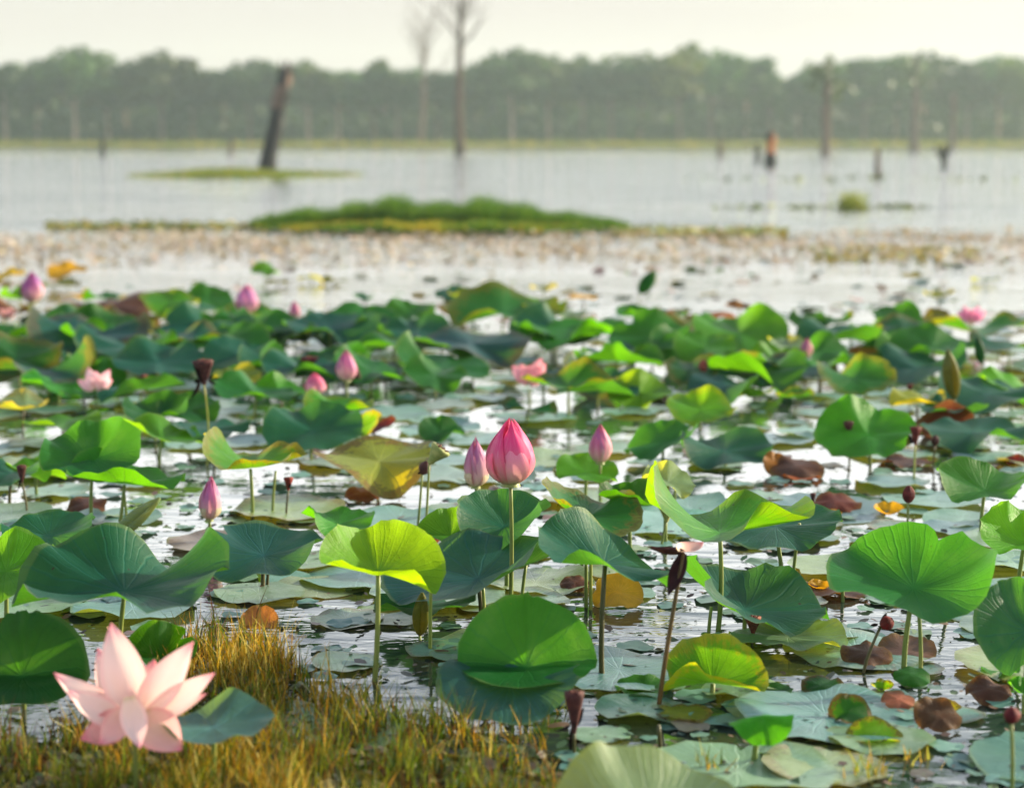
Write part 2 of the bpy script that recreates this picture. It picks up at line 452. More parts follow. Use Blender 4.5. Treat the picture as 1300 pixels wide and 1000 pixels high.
def forest_tree(px, top_y, Y, tall=False, label=None):
    g = at_y(px, 190, Y); zt = at_y(px, top_y, Y).z
    t = empty('forest_tree', (g.x, Y, 0.4))
    hgt = (zt - 0.4)
    R = random.Random(int(px * 13 + Y))
    cr = R.choice(TALLS if tall else CROWNS)
    nat = 12.2 if not tall else 13.4
    k = hgt / nat
    tr = link('trunk', R.choice(TRUNKS), t, color=R.choice([(1.6, 1.5, 1.4), (3.2, 3.0, 2.8), (1.2, 1.1, 1.0)]))
    tr.scale = (k, k, k); tr.rotation_euler.z = R.uniform(0, 6.28)
    q_ = R.uniform(.55, 1.6); c = link('crown', cr, t, color=(q_ * R.uniform(.85, 1.35), q_, q_ * R.uniform(.7, 1.1)))
    c.scale = (k * R.uniform(1.0, 1.55), k * R.uniform(.9, 1.3), k); c.rotation_euler.z = R.uniform(0, 6.28)
    if Y < 275 and not label and -30 < px < 1330:
        fr = sorted(q for q, _t in TREEPROF)
        lp, ln_ = min(((104, 'creeper snag'), (345, 'burnt leaning trunk'), (584, 'tall bare tree'), (862, 'tallest forest tree'), (976, 'deepest treeline gap'), (1200, 'forked stump')), key=lambda q: abs(q[0] - px))
        k_ = sum(1 for q in fr if min(px, lp) <= q <= max(px, lp) and q not in SPECIAL_TREE)
        label = f"{('first', 'second', 'third', 'fourth', 'fifth')[min(k_, 5) - 1]} front-row forest tree {'right' if px > lp else 'left'} of the {ln_}, hazy green"
    lab = label or ('hazy green forest tree merging into the front row of the treeline' if Y < 275 else 'hazy forest tree half hidden in the second row of the treeline')
    tag(t, lab, 'tree', 'forest trees along the far shore')
for i, (px, ty) in enumerate(TREEPROF):
    forest_tree(px, ty, 262 + (i * 37 % 11), tall=(i % 3 == 1), label=SPECIAL_TREE.get(px))
for i in range(34):
    px = -130 + i * 47 + rnd.uniform(-10, 10)
    forest_tree(px, rnd.uniform(84, 97), 284 + rnd.uniform(-4, 12), tall=(i % 2 == 0))
# undergrowth that closes the forest below the crowns
mb = MB()
R = random.Random(5)
for k in range(19000):
    x = R.uniform(-100, 100); y = R.uniform(266, 306); z = 0.4 + abs(R.gauss(0, 2.6 + max(0, y - 285) * .12))
    if z > 8.5: continue
    t = R.uniform(.7, 1.25)
    c = (.026 * t, .06 * t, .013 * t, 1)
    n = Vector((R.gauss(0, 1), R.gauss(-.6, 1), R.gauss(.5, .8))).normalized(); u = n.orthogonal().normalized(); w = n.cross(u)
    s = R.uniform(.4, .9); p = Vector((x, y, z))
    mb.f.append(tuple(mb.vert(p + u * s * a + w * s * b * .7, (0, 0), c) for a, b in ((-1, 0), (0, -1), (1, 0), (0, 1))))
for k in range(7000):
    x = R.uniform(-125, 125); y = R.uniform(309, 330); z = R.uniform(.2, 10)
    t = R.uniform(.7, 1.25); c = (.026 * t, .06 * t, .013 * t, 1)
    n = Vector((R.gauss(0, 1), R.gauss(-1, 1), R.gauss(.3, .8))).normalized(); u = n.orthogonal().normalized(); w = n.cross(u)
    s = R.uniform(.9, 1.8); p = Vector((x, y, z))
    mb.f.append(tuple(mb.vert(p + u * s * a + w * s * b * .7, (0, 0), c) for a, b in ((-1, 0), (0, -1), (1, 0), (0, 1))))
o = link('undergrowth', mb.mesh('undergrowth', M_TREELEAF, False, True)); o['kind'] = 'stuff'
o['label'] = 'dense hazy undergrowth between the trunks of the far treeline'

def blades(mb, R, p, h, w, col, lean=None, segs=2):
    a = R.uniform(0, pi)
    d = Vector((cos(a), sin(a), 0)) * w * .5
    ln = lean if lean is not None else Vector((R.gauss(0, .25), R.gauss(0, .25), 0))
    prev = None
    for i in range(segs + 1):
        t = i / segs
        q = p + Vector((0, 0, h * t * (1 - .12 * t * ln.length))) + ln * h * t * t
        k = 1 - .92 * t
        c = tuple(x * (.75 + .35 * t) for x in col[:3]) + (1,)
        a_, b_ = mb.vert(q - d * k, (0, t), col), mb.vert(q + d * k, (1, t), col)
        if prev: mb.f.append((prev[0], prev[1], b_, a_))
        prev = (a_, b_)
# shore grass strip
mb = MB(); R = random.Random(9)
for k in range(12000):
    x = R.uniform(-110, 110); y = 226.5 + R.uniform(0, 12) + 4 * sin(x * .05) + 2.2 * sin(x * .21 + 1)
    t = R.uniform(.7, 1.3)
    c = R.choice(((.15, .17, .015, 1), (.09, .14, .015, 1), (.24, .2, .02, 1)))
    c = (c[0] * t, c[1] * t, c[2] * t, 1)
    blades(mb, R, Vector((x, y, 0.0)), R.uniform(.45, 1.1), .28, c)
o = link('shore_grass', mb.mesh('shore_grass', M_GRASS, False, True)); o['kind'] = 'stuff'
o['label'] = 'yellow-green grass strip along the foot of the far forest'

# ------------------------------------------------------------------ dead trees, snags and stumps
def snag(name, label, px, base_y, top, width, m, color=None, cat='snag', jag=0.12, extra=None, segs=8, sub=None, group=None):
    """dead trunk: TOP = (px, py); WIDTH in px at the foot; jagged broken head"""
    b = ground(px, base_y); s = ppm(b)
    R = random.Random(int(px * 7 + base_y))
    tp = at_y(top[0], top[1], b.y + R.uniform(-.5, .5)) - b
    r = width / s / 2
    root = empty(name, b)
    mb = MB(); n = 10
    pts, rad = [], []
    for i in range(segs + 1):
        t = i / segs
        pts.append(Vector((tp.x * t + R.uniform(-.12, .12) * r, tp.y * t, -0.4 * (1 - t) + tp.z * t)))
        rad.append(r * (1.0 if i else 1.35) * (1 - .35 * t) * R.uniform(.92, 1.08))
    rows = mb.tube(pts, rad, n, cap=False)
    L = tp.length
    for k in rows[-1]:
        v = mb.v[k]; mb.v[k] = (v[0], v[1], v[2] + R.uniform(-.3, 1) * jag * L)
    mb.f.append(tuple(rows[-1]))
    link('trunk', mb.mesh('trunk', m), root, color=color or (1, 1, 1))
    if sub: sub(root, b, s, r, tp, R)
    tag(root, label, cat, group)
    return root
def pale_head(root, b, s, r, tp, R):
    mb = MB(); n = 9
    p0, p1 = tp * .62, tp * 1.02
    rows = mb.tube([p0, (p0 + p1) / 2, p1 + Vector((r * .3, 0, 0))], [r * .8, r * .78, r * .5], n, cap=False)
    for k in rows[-1]:
        v = mb.v[k]; mb.v[k] = (v[0], v[1], v[2] + R.uniform(-.5, .6))
    mb.f.append(tuple(rows[-1]))
    link('bare_wood_top', mb.mesh('bare_wood_top', M_RAWWOOD), root)
def splash_foot(root, b, s, r, tp, R):
    mb = MB()
    mb.tube([(0, 0, -.2), (0, 0, .25), (0.02, 0, .55)], [r * 1.25, r * 1.2, r * 1.05], 9)
    link('dark_foot', mb.mesh('dark_foot', M_BURNT), root)
snag('burnt_trunk', 'charred black trunk leaning right on the grass spit, broken pale top', 336, 218, (362, 90), 24, M_BURNT, sub=pale_head)
def stump_caps(root, b, s, r, tp, R):
    splash_foot(root, b, s, r, tp, R)
    mb = MB()
    mb.tube([tp * .82 - Vector((r * .3, 0, 0)), tp * 1.0, tp * 1.14], [r * .8, r * .75, r * .3], 8)
    link('charred_top', mb.mesh('charred_top', M_BURNT), root)
snag('rotten_stump', 'orange rotten stump with black foot standing in the open water', 978, 211, (979, 172), 14, M_ROT, cat='stump', sub=stump_caps, jag=.06)
snag('stump', 'short dark stump immediately left of the orange stump', 962, 206, (962, 184), 9, M_BURNT, cat='stump')
snag('stump', 'small dark post at the water by the left shore', 130, 200, (130, 174), 8, M_BURNT, cat='stump')
snag('stump', 'slim grey post standing alone in the water right of the orange stump', 1115, 226, (1114, 192), 9, M_BARK, cat='stump')
snag('stump', 'faint low post in the water left of the burnt leaning trunk', 293, 197, (294, 178), 8, M_BARK, cat='stump')
snag('stump', 'low brown stump by the shore between bare tree and orange stump', 915, 200, (914, 180), 9, M_BARK, cat='stump')
snag('stump', 'dark root lump on the shore at the far left', 24, 185, (26, 172), 22, M_BURNT, cat='stump')
def fork(root, b, s, r, tp, R):
    mb = MB()
    mb.tube([tp * .35, tp * .7 + Vector((-r * 1.6, 0, 0)), tp * 1.05 + Vector((-r * 2.2, 0, 0))], [r * .7, r * .55, r * .3], 7)
    mb.tube([tp * .35, tp * .7 + Vector((r * 1.2, 0, 0)), tp * .95 + Vector((r * 1.6, 0, 0))], [r * .7, r * .5, r * .3], 7)
    link('fork', mb.mesh('fork', M_BURNT), root)
snag('forked_stump', 'black forked stump in the water in front of the right shore', 1199, 213, (1198, 186), 9, M_BURNT, cat='stump', sub=fork)
def tuft_head(col, n=130, sz=2.2, hz=.86):
    def f(root, b, s, r, tp, R):
        mb = MB()
        for k in range(n):
            p = tp * R.uniform(hz - .16, hz + .14) + Vector((R.gauss(0, sz * .5), R.gauss(0, sz * .5), R.gauss(0, sz * .3)))
            nn = Vector((R.gauss(0, 1), R.gauss(0, 1), R.gauss(.5, 1))).normalized(); u = nn.orthogonal().normalized(); w = nn.cross(u)
            q = R.uniform(.3, .6); t = R.uniform(.7, 1.2)
            c = (col[0] * t, col[1] * t, col[2] * t, 1)
            mb.f.append(tuple(mb.vert(p + u * q * x + w * q * y * .6, (0, 0), c) for x, y in ((-1, 0), (0, -1), (1, 0), (0, 1))))
        o = link('foliage', mb.mesh('foliage', M_TREELEAF, False, True), root)
    return f
snag('snag', 'tall snag overgrown with yellow-green creeper at the left shore', 104, 184, (106, 88), 12, M_BARK, (1.2, 1.2, .8), sub=tuft_head((.11, .13, .03), 380, 1.9, .6))
snag('snag', 'pale bare trunk below the rounded treetop left of the burnt trunk', 228, 186, (232, 100), 10, M_BARK, (2.2, 2.0, 1.8))
snag('snag', 'pale dead trunk left of the thin dark bare tree', 488, 186, (486, 84), 12, M_BARK, (2.3, 1.9, 1.7))
snag('snag', 'dark snag with a bushy head right of the treeline gap', 1048, 194, (1050, 84), 12, M_BARK, (1.0, .8, .75), sub=tuft_head((.045, .07, .02), 90, 1.9))
snag('snag', 'dark snag with leafy head left of the forked stump', 1161, 190, (1163, 80), 12, M_BARK, (.9, .8, .75), sub=tuft_head((.045, .07, .02), 90, 1.9))
snag('snag', 'thin dark dead trunk rising behind the forked stump', 1209, 190, (1210, 124), 9, M_BARK, (.8, .65, .62))

def bare_tree(name, label, px, base_y, top_y, width, seed, color, lean=0, spread=1.0):
    b = ground(px, base_y); s = ppm(b)
    R = random.Random(seed)
    hgt = at_y(px, top_y, b.y).z
    r = width / s / 2
    root = empty(name, b)
    mb = MB()
    P = lambda t: Vector((lean * hgt * t + .12 * sin(t * 7 + seed), .1 * sin(t * 5), -.4 + (hgt + .4) * t))
    mb.tube([P(i / 12) for i in range(13)], [r * (1.25 if i == 0 else 1) * (1 - .88 * (i / 12) ** 1.3) for i in range(13)], 9)
    link('trunk', mb.mesh('trunk', M_BARK), root, color=color)
    def branch(mb, p, d, L, rr, depth):
        pts, rad = [p], [rr]
        q = p.copy(); dd = d.copy()
        for i in range(4):
            dd = (dd + Vector((R.gauss(0, .16), R.gauss(0, .16), R.uniform(.0, .16)))).normalized()
            q = q + dd * L / 4; pts.append(q.copy()); rad.append(rr * (1 - .2 * (i + 1)))
            if depth < 3 and R.random() < .75:
                nd = (dd + Vector((R.gauss(0, .6), R.gauss(0, .6), R.uniform(-.1, .5)))).normalized()
                branch(mb, q.copy(), nd, L * R.uniform(.45, .65), rr * .55, depth + 1)
        mb.tube(pts, rad, 5)
    nb = 13
    for i in range(nb):
        t = .5 + .48 * i / nb
        a = i * 2.4 + R.uniform(-.4, .4)
        mbb = MB()
        d = Vector((cos(a) * .8, sin(a) * .8, .75)).normalized()
        branch(mbb, P(t), d, hgt * R.uniform(.16, .3) * spread * (1.25 - t * .6), r * .34 * (1.3 - t), 0)
        link('branch', mbb.mesh('branch', M_BARK), root, color=color)
    tag(root, label, 'dead tree')
    return root
bare_tree('bare_tree', 'tall leafless dead tree in the water, crown of bare branches cut by picture top', 584, 194, -75, 13, 3, (.75, .62, .55), spread=1.0)
bare_tree('bare_tree', 'thin crooked leafless tree beside the tall bare dead tree', 533, 188, 28, 7, 12, (1.2, 1.0, .9), lean=.06, spread=1.5)

# ------------------------------------------------------------------ grass spit, island
def bank(name, px0, px1, y0, y1, zz, seed):
    """low mud bank between the pixels px0..px1 and the rows y0 (far) .. y1 (near)"""
    a, b = ground((px0 + px1) / 2, y0), ground((px0 + px1) / 2, y1)
    c = (a + b) / 2; s = ppm(c); rx = (px1 - px0) / 2 / s; ry = (a.y - b.y) / 2
    mb = MB(); R = random.Random(seed)
    ph = [R.uniform(0, 6) for _ in range(4)]
    def fn(u, v):
        th = 2 * pi * v; k = 1 + .12 * sin(3 * th + ph[0]) + .08 * sin(5 * th + ph[1]) + .05 * sin(9 * th + ph[2])
        return (c.x + rx * u * k * cos(th), c.y + ry * u * k * sin(th), -.06 + zz * (1 - u ** 3)), (u, v)
    mb.grid(fn, 5, 48, closed=True)
    o = link(name, mb.mesh(name, M_MUD)); o['kind'] = 'structure'
    return c, rx, ry
c, rx, ry = bank('grass_spit_ground', 170, 460, 218, 228, .05, 1)
mb = MB(); R = random.Random(21)
for k in range(5200):
    th, q = R.uniform(0, 2 * pi), sqrt(R.random())
    x, y = c.x + rx * q * cos(th), c.y + ry * q * sin(th)
    px_, _ = pix(Vector((x, y, 0)))
    core = math.exp(-((px_ - 285) / 60) ** 2)
    t = R.uniform(.7, 1.3)
    cc = R.choice(((.06, .13, .015), (.09, .14, .02), (.17, .14, .035))); cc = tuple(i * t for i in cc) + (1,)
    blades(mb, R, Vector((x, y, 0.02)), (.04 + .15 * core) * R.uniform(.6, 1.2), .07, cc)
o = link('spit_grass', mb.mesh('spit_grass', M_GRASS, False, True)); o['kind'] = 'stuff'; o['label'] = 'short green grass on the spit below the burnt trunk'

c, rx, ry = bank('grass_island_ground', 318, 800, 283, 299, .05, 2)
mb = MB(); R = random.Random(22)
for k in range(16000):
    th, q = R.uniform(0, 2 * pi), sqrt(R.random())
    x, y = c.x + rx * q * cos(th), c.y + ry * q * sin(th)
    px_, py_ = pix(Vector((x, y, 0)))
    f = max(0.12, 1 - abs((px_ - 545) / 250) ** 2.4)
    if px_ > 600: f = max(.12, 1 - abs((px_ - 600) / 210) ** 1.3)
    front = (py_ > 292)
    t = R.uniform(.65, 1.3)
    if front and R.random() < (.85 if px_ < 560 else .4) * max(0, min(1, .45 + .9 * sin(x * 4.3 + 1.7 * sin(y * 5)))): cc = R.choice(((.34, .25, .02), (.26, .22, .025), (.2, .2, .03)))
    else: cc = R.choice(((.035, .10, .008), (.05, .12, .010), (.03, .085, .008), (.09, .15, .016)))
    cc = tuple(i * t for i in cc) + (1,)
    hh = (.11 if front else .36) * f * R.uniform(.5, 1.15) * (.85 + .25 * sin(x * 3.1) * sin(x * 7.3 + 1))
    blades(mb, R, Vector((x, y, 0.03)), hh + .03, .022, cc)
o = link('island_grass', mb.mesh('island_grass', M_GRASS, False, True)); o['kind'] = 'stuff'; o['label'] = 'dense bright green grass hummock in the middle of the water'

# mat of floating weed beyond the lotus field, and its sparse runners
mb = MB(); R = random.Random(23)
def scrap(p, s, c, tilt=.25):
    n = Vector((R.gauss(0, tilt), R.gauss(0, tilt), 1)).normalized(); u = n.orthogonal().normalized(); w = n.cross(u)
    k = R.randint(5, 7); ph = R.uniform(0, 6)
    mb.f.append(tuple(mb.vert(p + (u * cos(ph + 2 * pi * i / k) + w * sin(ph + 2 * pi * i / k)) * s * R.uniform(.65, 1.1), (0, 0), c) for i in range(k)))
WEEDC = [(.30, .15, .10), (.42, .30, .20), (.20, .09, .06), (.36, .28, .05), (.18, .22, .05), (.5, .4, .3), (.12, .16, .06)]
for k in range(16500):
    y = 17.4 + 7.6 * R.betavariate(2.2, 1.7); x = R.uniform(-.42, .42) * y
    if R.random() < .75 and sin(x * 1.3 + y * 2.1) * cos(x * .7 - y) > .0: continue
    t = R.uniform(.8, 1.15); c = R.choice(WEEDC); c = tuple((.35 * i + .65 * q) * t for i, q in zip(c, (.52, .40, .29))) + (1,)
    scrap(Vector((x, y, R.uniform(.004, .05))), R.choice((.015, .02, .03, .04)) * R.uniform(.8, 1.3), c, .3)
for (x0, x1, ya, yb, n, cs) in ((60, 330, 286, 293, 600, (3, 4, 4)), (780, 1000, 292, 302, 600, (3, 4, 4)), (900, 1180, 263, 267, 130, (4, 6)), (850, 1290, 226, 230, 60, (4, 6)), (1030, 1240, 318, 334, 300, (3, 4, 3))):
    for k in range(n):
        p = ground(R.uniform(x0, x1), R.uniform(ya, yb)); t = R.uniform(.6, 1.2)
        c = tuple(i * t for i in WEEDC[R.choice(cs)]) + (1,)
        p.z = R.uniform(.004, .06)
        scrap(p, R.uniform(.02, .06) * (p.y / 22), c, .5)
for k in range(1500):
    y = 11.5 + 7.5 * R.random(); x = R.uniform(-.4, .4) * y
    if sin(x * 2.1 + 1.3 * sin(y * 1.7)) * sin(y * 2.6 + sin(x * 1.1)) < .25: continue
    t = R.uniform(.6, 1.2); c = R.choice(WEEDC + [(.06, .12, .07), (.05, .10, .06), (.07, .14, .04)]); c = tuple(i * t for i in c) + (1,)
    scrap(Vector((x, y, R.uniform(.004, .03))), R.choice((.02, .03, .05, .08)), c, .2)
o = link('floating_weed', mb.mesh('floating_weed', M_WEED, False, True)); o['kind'] = 'stuff'; o['label'] = 'brown and yellow mat of floating weed before the grass island'
def grass_tuft(label, px, base_y, top_y, w, n, cols, seed):
    b = ground(px, base_y); s = ppm(b); R = random.Random(seed); mb = MB()
    h = at_y(px, top_y, b.y).z
    for k in range(n):
        p = Vector((R.gauss(0, w / s / 4), R.gauss(0, w / s / 4), -.02)); t = R.uniform(.7, 1.3)
        cc = tuple(i * t for i in R.choice(cols)) + (1,)
        blades(mb, R, p, h * R.uniform(.5, 1.1), .02 * b.y / 30 + .006, cc)
    o = link('grass_tuft', mb.mesh('grass_tuft', M_GRASS, False, True), loc=b)
    tag(o, label, 'grass tuft')
    if n < 60: o['kind'] = 'stuff'
grass_tuft('yellow-green grass tuft standing alone in open water right of the island', 1080, 266, 240, 34, 240, ((.2, .22, .05), (.15, .2, .04)), 3)

# ------------------------------------------------------------------ lotus leaves
PRE = {
    'flat':  [3, 3, 3, 3, 3, 3, 3, 3],
    'dish':  [14, 16, 18, 16, 14, 10, 8, 10],
    'bowl':  [26, 28, 30, 28, 26, 24, 22, 24],
    'cone':  [26, 32, 34, 32, 26, 32, 34, 32],
    'face':  [10, 40, 48, 40, 10, -14, -24, -14],
    'faceL': [38, 44, 30, 8, -8, -18, -10, 18],
    'faceR': [-8, 8, 30, 44, 38, 18, -10, -18],
    'side':  [44, 22, 8, 22, 44, 22, 6, 22],
    'wing':  [24, 14, 14, 14, 24, -8, -14, -8],
    'fold':  [8, 60, 76, 60, 8, -2, -6, -2],
    'stand': [12, 66, 80, 66, 12, -60, -74, -60],
    'droop': [-16, 4, 12, 4, -16, -28, -34, -28],
    'cup':   [40, 52, 56, 52, 40, 34, 30, 34],
}
def cyc(vals, th):
    n = len(vals); q = (th / (2 * pi) * n) % n; i = int(q); f = q - i
    p0, p1, p2, p3 = (vals[(i + k - 1) % n] for k in range(4))
    return .5 * (2 * p1 + (p2 - p0) * f + (2 * p0 - 5 * p1 + 4 * p2 - p3) * f * f + (3 * p1 - p0 - 3 * p2 + p3) * f ** 3)
def vary(ribs, seed, amt=1.0):
    """sixteen ribs from eight, roughened: smooth lumps plus one lobe lifted and one let down"""
    R = random.Random(seed * 3 + 1)
    out = [cyc(ribs, 2 * pi * i / 16) for i in range(16)]
    p1, p2, p3 = (R.uniform(0, 6.28) for _ in range(3))
    l1, l2 = R.uniform(0, 16), R.uniform(0, 16); w1, w2 = R.uniform(1.1, 2.4), R.uniform(1.0, 2.2); a1, a2 = R.uniform(8, 30), R.uniform(-30, -8)
    for i in range(16):
        t = 2 * pi * i / 16
        v = 9 * sin(2 * t + p1) + 8 * sin(3 * t + p2) + 6 * sin(5 * t + p3)
        for l, w, a in ((l1, w1, a1), (l2, w2, a2)):
            d = min(abs(i - l), 16 - abs(i - l)); v += a * math.exp(-(d / w) ** 2)
        out[i] = max(-70, min(84, out[i] + v * amt))
    return out
def leaf_mesh(ribs, seed, wave=7.0, ripple=6.0, rim=0.0, tear=0, nr=9, nt=48, mat=None, base=.4):
    """one peltate leaf of radius 1 at the origin, plus its x extent; RIBS: lift angles of eight ribs"""
    R = random.Random(seed)
    ph = [R.uniform(0, 6.28) for _ in range(8)]
    k3, k4, k5, k9 = R.uniform(.4, 1), R.uniform(.4, 1), R.uniform(.3, 1), R.randint(8, 12)
    gaps = [(R.uniform(0, 6.28), R.uniform(.05, .12), R.uniform(.08, .3)) for _ in range(tear)]
    mb = MB()
    rings = [0] + [((i + 1) / nr) ** .85 for i in range(nr)]
    ids = []
    c0 = mb.vert((0, 0, 0), (0, 0))
    for j in range(nt):
        th = 2 * pi * j / nt
        A = cyc(ribs, th)
        Rm = 1 + .025 * sin(2 * th + ph[0]) + .018 * sin(5 * th + ph[1]) + .012 * sin(k9 * th + ph[2])
        Rm += .012 * sin((k9 * 2 + 3) * th + ph[3]) * sin(2 * th + ph[4]) + .008 * R.uniform(-1, 1)
        for g, gw, gd in gaps:
            d = abs((th - g + pi) % (2 * pi) - pi)
            if d < gw * 2: Rm -= gd * max(0, 1 - d / (gw * 2)) ** .7
        x = z = 0.0; row = []
        for i in range(1, nr + 1):
            r0, r1 = rings[i - 1], rings[i]; rm = (r0 + r1) / 2
            w = wave * (k3 * sin(3 * th + ph[3]) + k4 * sin(4 * th + ph[4]) + k5 * sin(6 * th + ph[5])) * rm ** 1.5
            rp = ripple * sin(k9 * th + ph[6]) * rm ** 4 + ripple * .6 * sin((k9 + 5) * th + ph[7]) * rm ** 5
            a = radians(A * (base + (1.12 - base) * rm ** 1.1) + w + rp + rim * max(0, rm - .6) / .4)
            dr = (r1 - r0) * Rm
            x += cos(a) * dr; z += sin(a) * dr
            row.append(mb.vert((x * cos(th), x * sin(th), z), (r1 * Rm * cos(th), r1 * Rm * sin(th))))
        ids.append(row)
    for j in range(nt):
        a, b = ids[j], ids[(j + 1) % nt]
        mb.f.append((c0, a[0], b[0]))
        for i in range(nr - 1):
            mb.f.append((a[i], a[i + 1], b[i + 1], b[i]))
    xs = [v[0] for v in mb.v]
    return mb.mesh('leaf_blade', mat or M_LEAF), max(xs) - min(xs), min(v[2] for v in mb.v)

TEAL, BLUE, GREEN, BRIGHT, LIME = (.003, .056, .036), (.003, .046, .046), (.006, .080, .008), (.020, .13, .004), (.052, .185, .004)
OLIVE, YEL, ORANGE, BROWN, RED, PALE = (.095, .115, .012), (.46, .30, .010), (.26, .085, .012), (.065, .028, .015), (.10, .014, .010), (.09, .17, .10)
YG, DARK = (.12, .17, .016), (.002, .050, .006)
CNAME = {TEAL: 'teal green', BLUE: 'blue-green', GREEN: 'mid green', BRIGHT: 'bright green', LIME: 'lime green', OLIVE: 'olive', YEL: 'yellow', ORANGE: 'orange',
         BROWN: 'brown', RED: 'dark red', PALE: 'pale grey-green', YG: 'yellow-green', DARK: 'dark green'}
STALKDARK, STALKLIT = (.35, .25, .2), (1, 1, 1)  # lit and dark looks of stalks, put into the tint of one material
def stalk(root, foot, head, r, color=STALKLIT, seed=0, bow=.03, mat=None, n=9):
    """stalk from FOOT (on the bottom) to HEAD, both relative to the root"""
    R = random.Random(seed); f, h = Vector(foot), Vector(head)
    d = h - f; sd = Vector((R.gauss(0, 1), R.gauss(0, 1), 0)) * bow * d.length
    mb = MB()
    mb.tube([f + d * t + sd * sin(pi * t) for t in [i / n for i in range(n + 1)]], [r * (1.1 - .3 * i / n) for i in range(n + 1)], 8)
    return link('stalk', mb.mesh('stalk', mat or M_STALK), root, color=color)
NLEAF = [0]
LAND = []                                     # landmarks for labels: (phrase, px, py)
def lotus(px, py, base_y, w, ribs, col, label=None, mark=None, foot=None, wave=8, ripple=9, rim=0, tear=None, edge=0.0, turn=0, seed=None, stalkcol=STALKLIT, var=.9, base=.4, group=None, r=.0065):
    NLEAF[0] += 1
    seed = seed if seed is not None else 1000 + NLEAF[0]
    if tear is None: tear = (0, 1, 0, 2, 1)[NLEAF[0] % 5]
    b = ground(foot if foot is not None else px, base_y)
    a = at_y(px, py, b.y)
    if a.z < .012: a.z = .012
    ribs = PRE[ribs] if isinstance(ribs, str) else ribs
    me, ext, lo = leaf_mesh(vary(ribs, seed, var) if len(ribs) == 8 else ribs, seed, wave, ripple, rim, tear, base=base)
    k = w / ppm(a) / ext
    if a.z + lo * k < .004 and a.z < .05: a.z = .004 - lo * k
    root = empty('lotus_leaf', (b.x, b.y, 0))
    o = link('leaf_blade', me, root, color=(*col, edge))
    o.location = a - Vector((b.x, b.y, 0)); o.scale = (k, k, k); o.rotation_euler.z = radians(turn)
    hd = a - Vector((b.x, b.y, 0)) - Vector((0, 0, .003))
    stalk(root, (0, 0, -.12), hd, r, stalkcol, seed)
    root['px'] = (px, py)
    if label:
        tag(root, label, 'lotus leaf', group or 'lotus leaves standing above the water')
    else:
        PENDING.append((root, col, ribs, px, py, w))
    if mark: LAND.append((mark, px, py))
    return root
PENDING = []

# --- leaves near the focus, placed one by one
lotus(1160, 746, 858, 214, [42, 54, 42, 26, 12, 6, 0, 10], (.008, .105, .018), 'large lime and teal leaf spread wide toward viewer above two pale stalks', 'large spread lime leaf', foot=1152, wave=10, ripple=5, seed=11, var=.45)
lotus(1300, 690, 800, 120, [20, 50, 58, 54, 40, 5, -5, 5], LIME, 'glowing lime leaf cut by the frame at mid height', 'lime edge leaf', wave=4, seed=12)
lotus(1306, 800, 868, 150, [20, 60, 72, 62, 30, -40, -50, -40], TEAL, 'smooth teal leaf on edge at the frame below the glowing lime leaf', 'teal edge leaf', wave=3, seed=13)
lotus(914, 676, 805, 206, [26, 8, 4, 22, 40, 46, 30, 36], BRIGHT, 'bright green leaf with lifted wings like a bird, left tip high', 'bird shaped leaf', foot=903, wave=9, seed=14, edge=.1)
lotus(985, 668, 748, 170, [6, 22, 24, 16, 4, -16, -24, -14], TEAL, 'teal leaf drooping behind the bird shaped leaf on a curved stalk', 'drooping teal leaf', foot=1003, wave=5, seed=15)
lotus(848, 612, 690, 70, [-20, 30, 60, 62, 40, 20, -10, -30], PALE, 'small crumpled pale leaf with cream veined underside above bird shaped leaf', 'crumpled pale leaf', wave=18, ripple=14, seed=16)
lotus(745, 655, 712, 130, [14, 12, 20, 40, 52, 30, 10, 4], GREEN, 'dark hollow leaf with one bright arm raised to the left, brown lip', 'raised arm leaf', wave=9, seed=17, edge=.35)
lotus(798, 642, 700, 78, 'cup', DARK, 'dark green cupped leaf tucked behind the crumpled pale leaf', 'dark cupped leaf', wave=9, seed=18)
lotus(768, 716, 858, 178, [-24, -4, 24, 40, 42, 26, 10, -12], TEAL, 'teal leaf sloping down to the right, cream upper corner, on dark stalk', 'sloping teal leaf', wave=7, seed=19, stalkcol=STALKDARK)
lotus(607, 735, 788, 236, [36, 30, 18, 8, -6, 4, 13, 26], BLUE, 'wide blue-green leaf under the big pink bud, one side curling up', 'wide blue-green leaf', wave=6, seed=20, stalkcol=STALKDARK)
lotus(640, 668, 752, 120, [32, 46, 44, 50, 36, -10, -22, 0], TEAL, 'folded teal leaf just behind the stalk of the big pink bud', 'folded leaf behind bud', wave=10, seed=21)
lotus(480, 728, 864, 158, [20, 44, 54, 46, 24, 26, 26, 24], LIME, 'crinkled lime leaf like a shallow funnel on a tall lit stalk', 'lime funnel leaf', foot=469, wave=6, ripple=8, seed=22)
lotus(572, 680, 748, 96, [18, 40, 48, 40, 14, 0, -8, 0], BRIGHT, 'bright green leaf between the lime funnel leaf and the big bud', 'bright mid leaf', seed=23)
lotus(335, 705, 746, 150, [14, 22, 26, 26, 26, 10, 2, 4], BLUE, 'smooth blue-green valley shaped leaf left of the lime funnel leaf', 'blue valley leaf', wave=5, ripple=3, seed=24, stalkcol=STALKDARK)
lotus(158, 750, 862, 280, [24, 32, 26, 6, 20, 34, 22, 22, 2, 0, 6, 12, 15, 6, 8, 18], TEAL, 'largest wavy teal leaf spread above the open pale flower', 'largest wavy leaf', wave=14, ripple=9, seed=25)
lotus(8, 725, 800, 130, [16, 34, 40, 34, 10, -4, -10, 0], BRIGHT, 'bright green leaf behind the largest wavy leaf at the frame edge', None, seed=26)
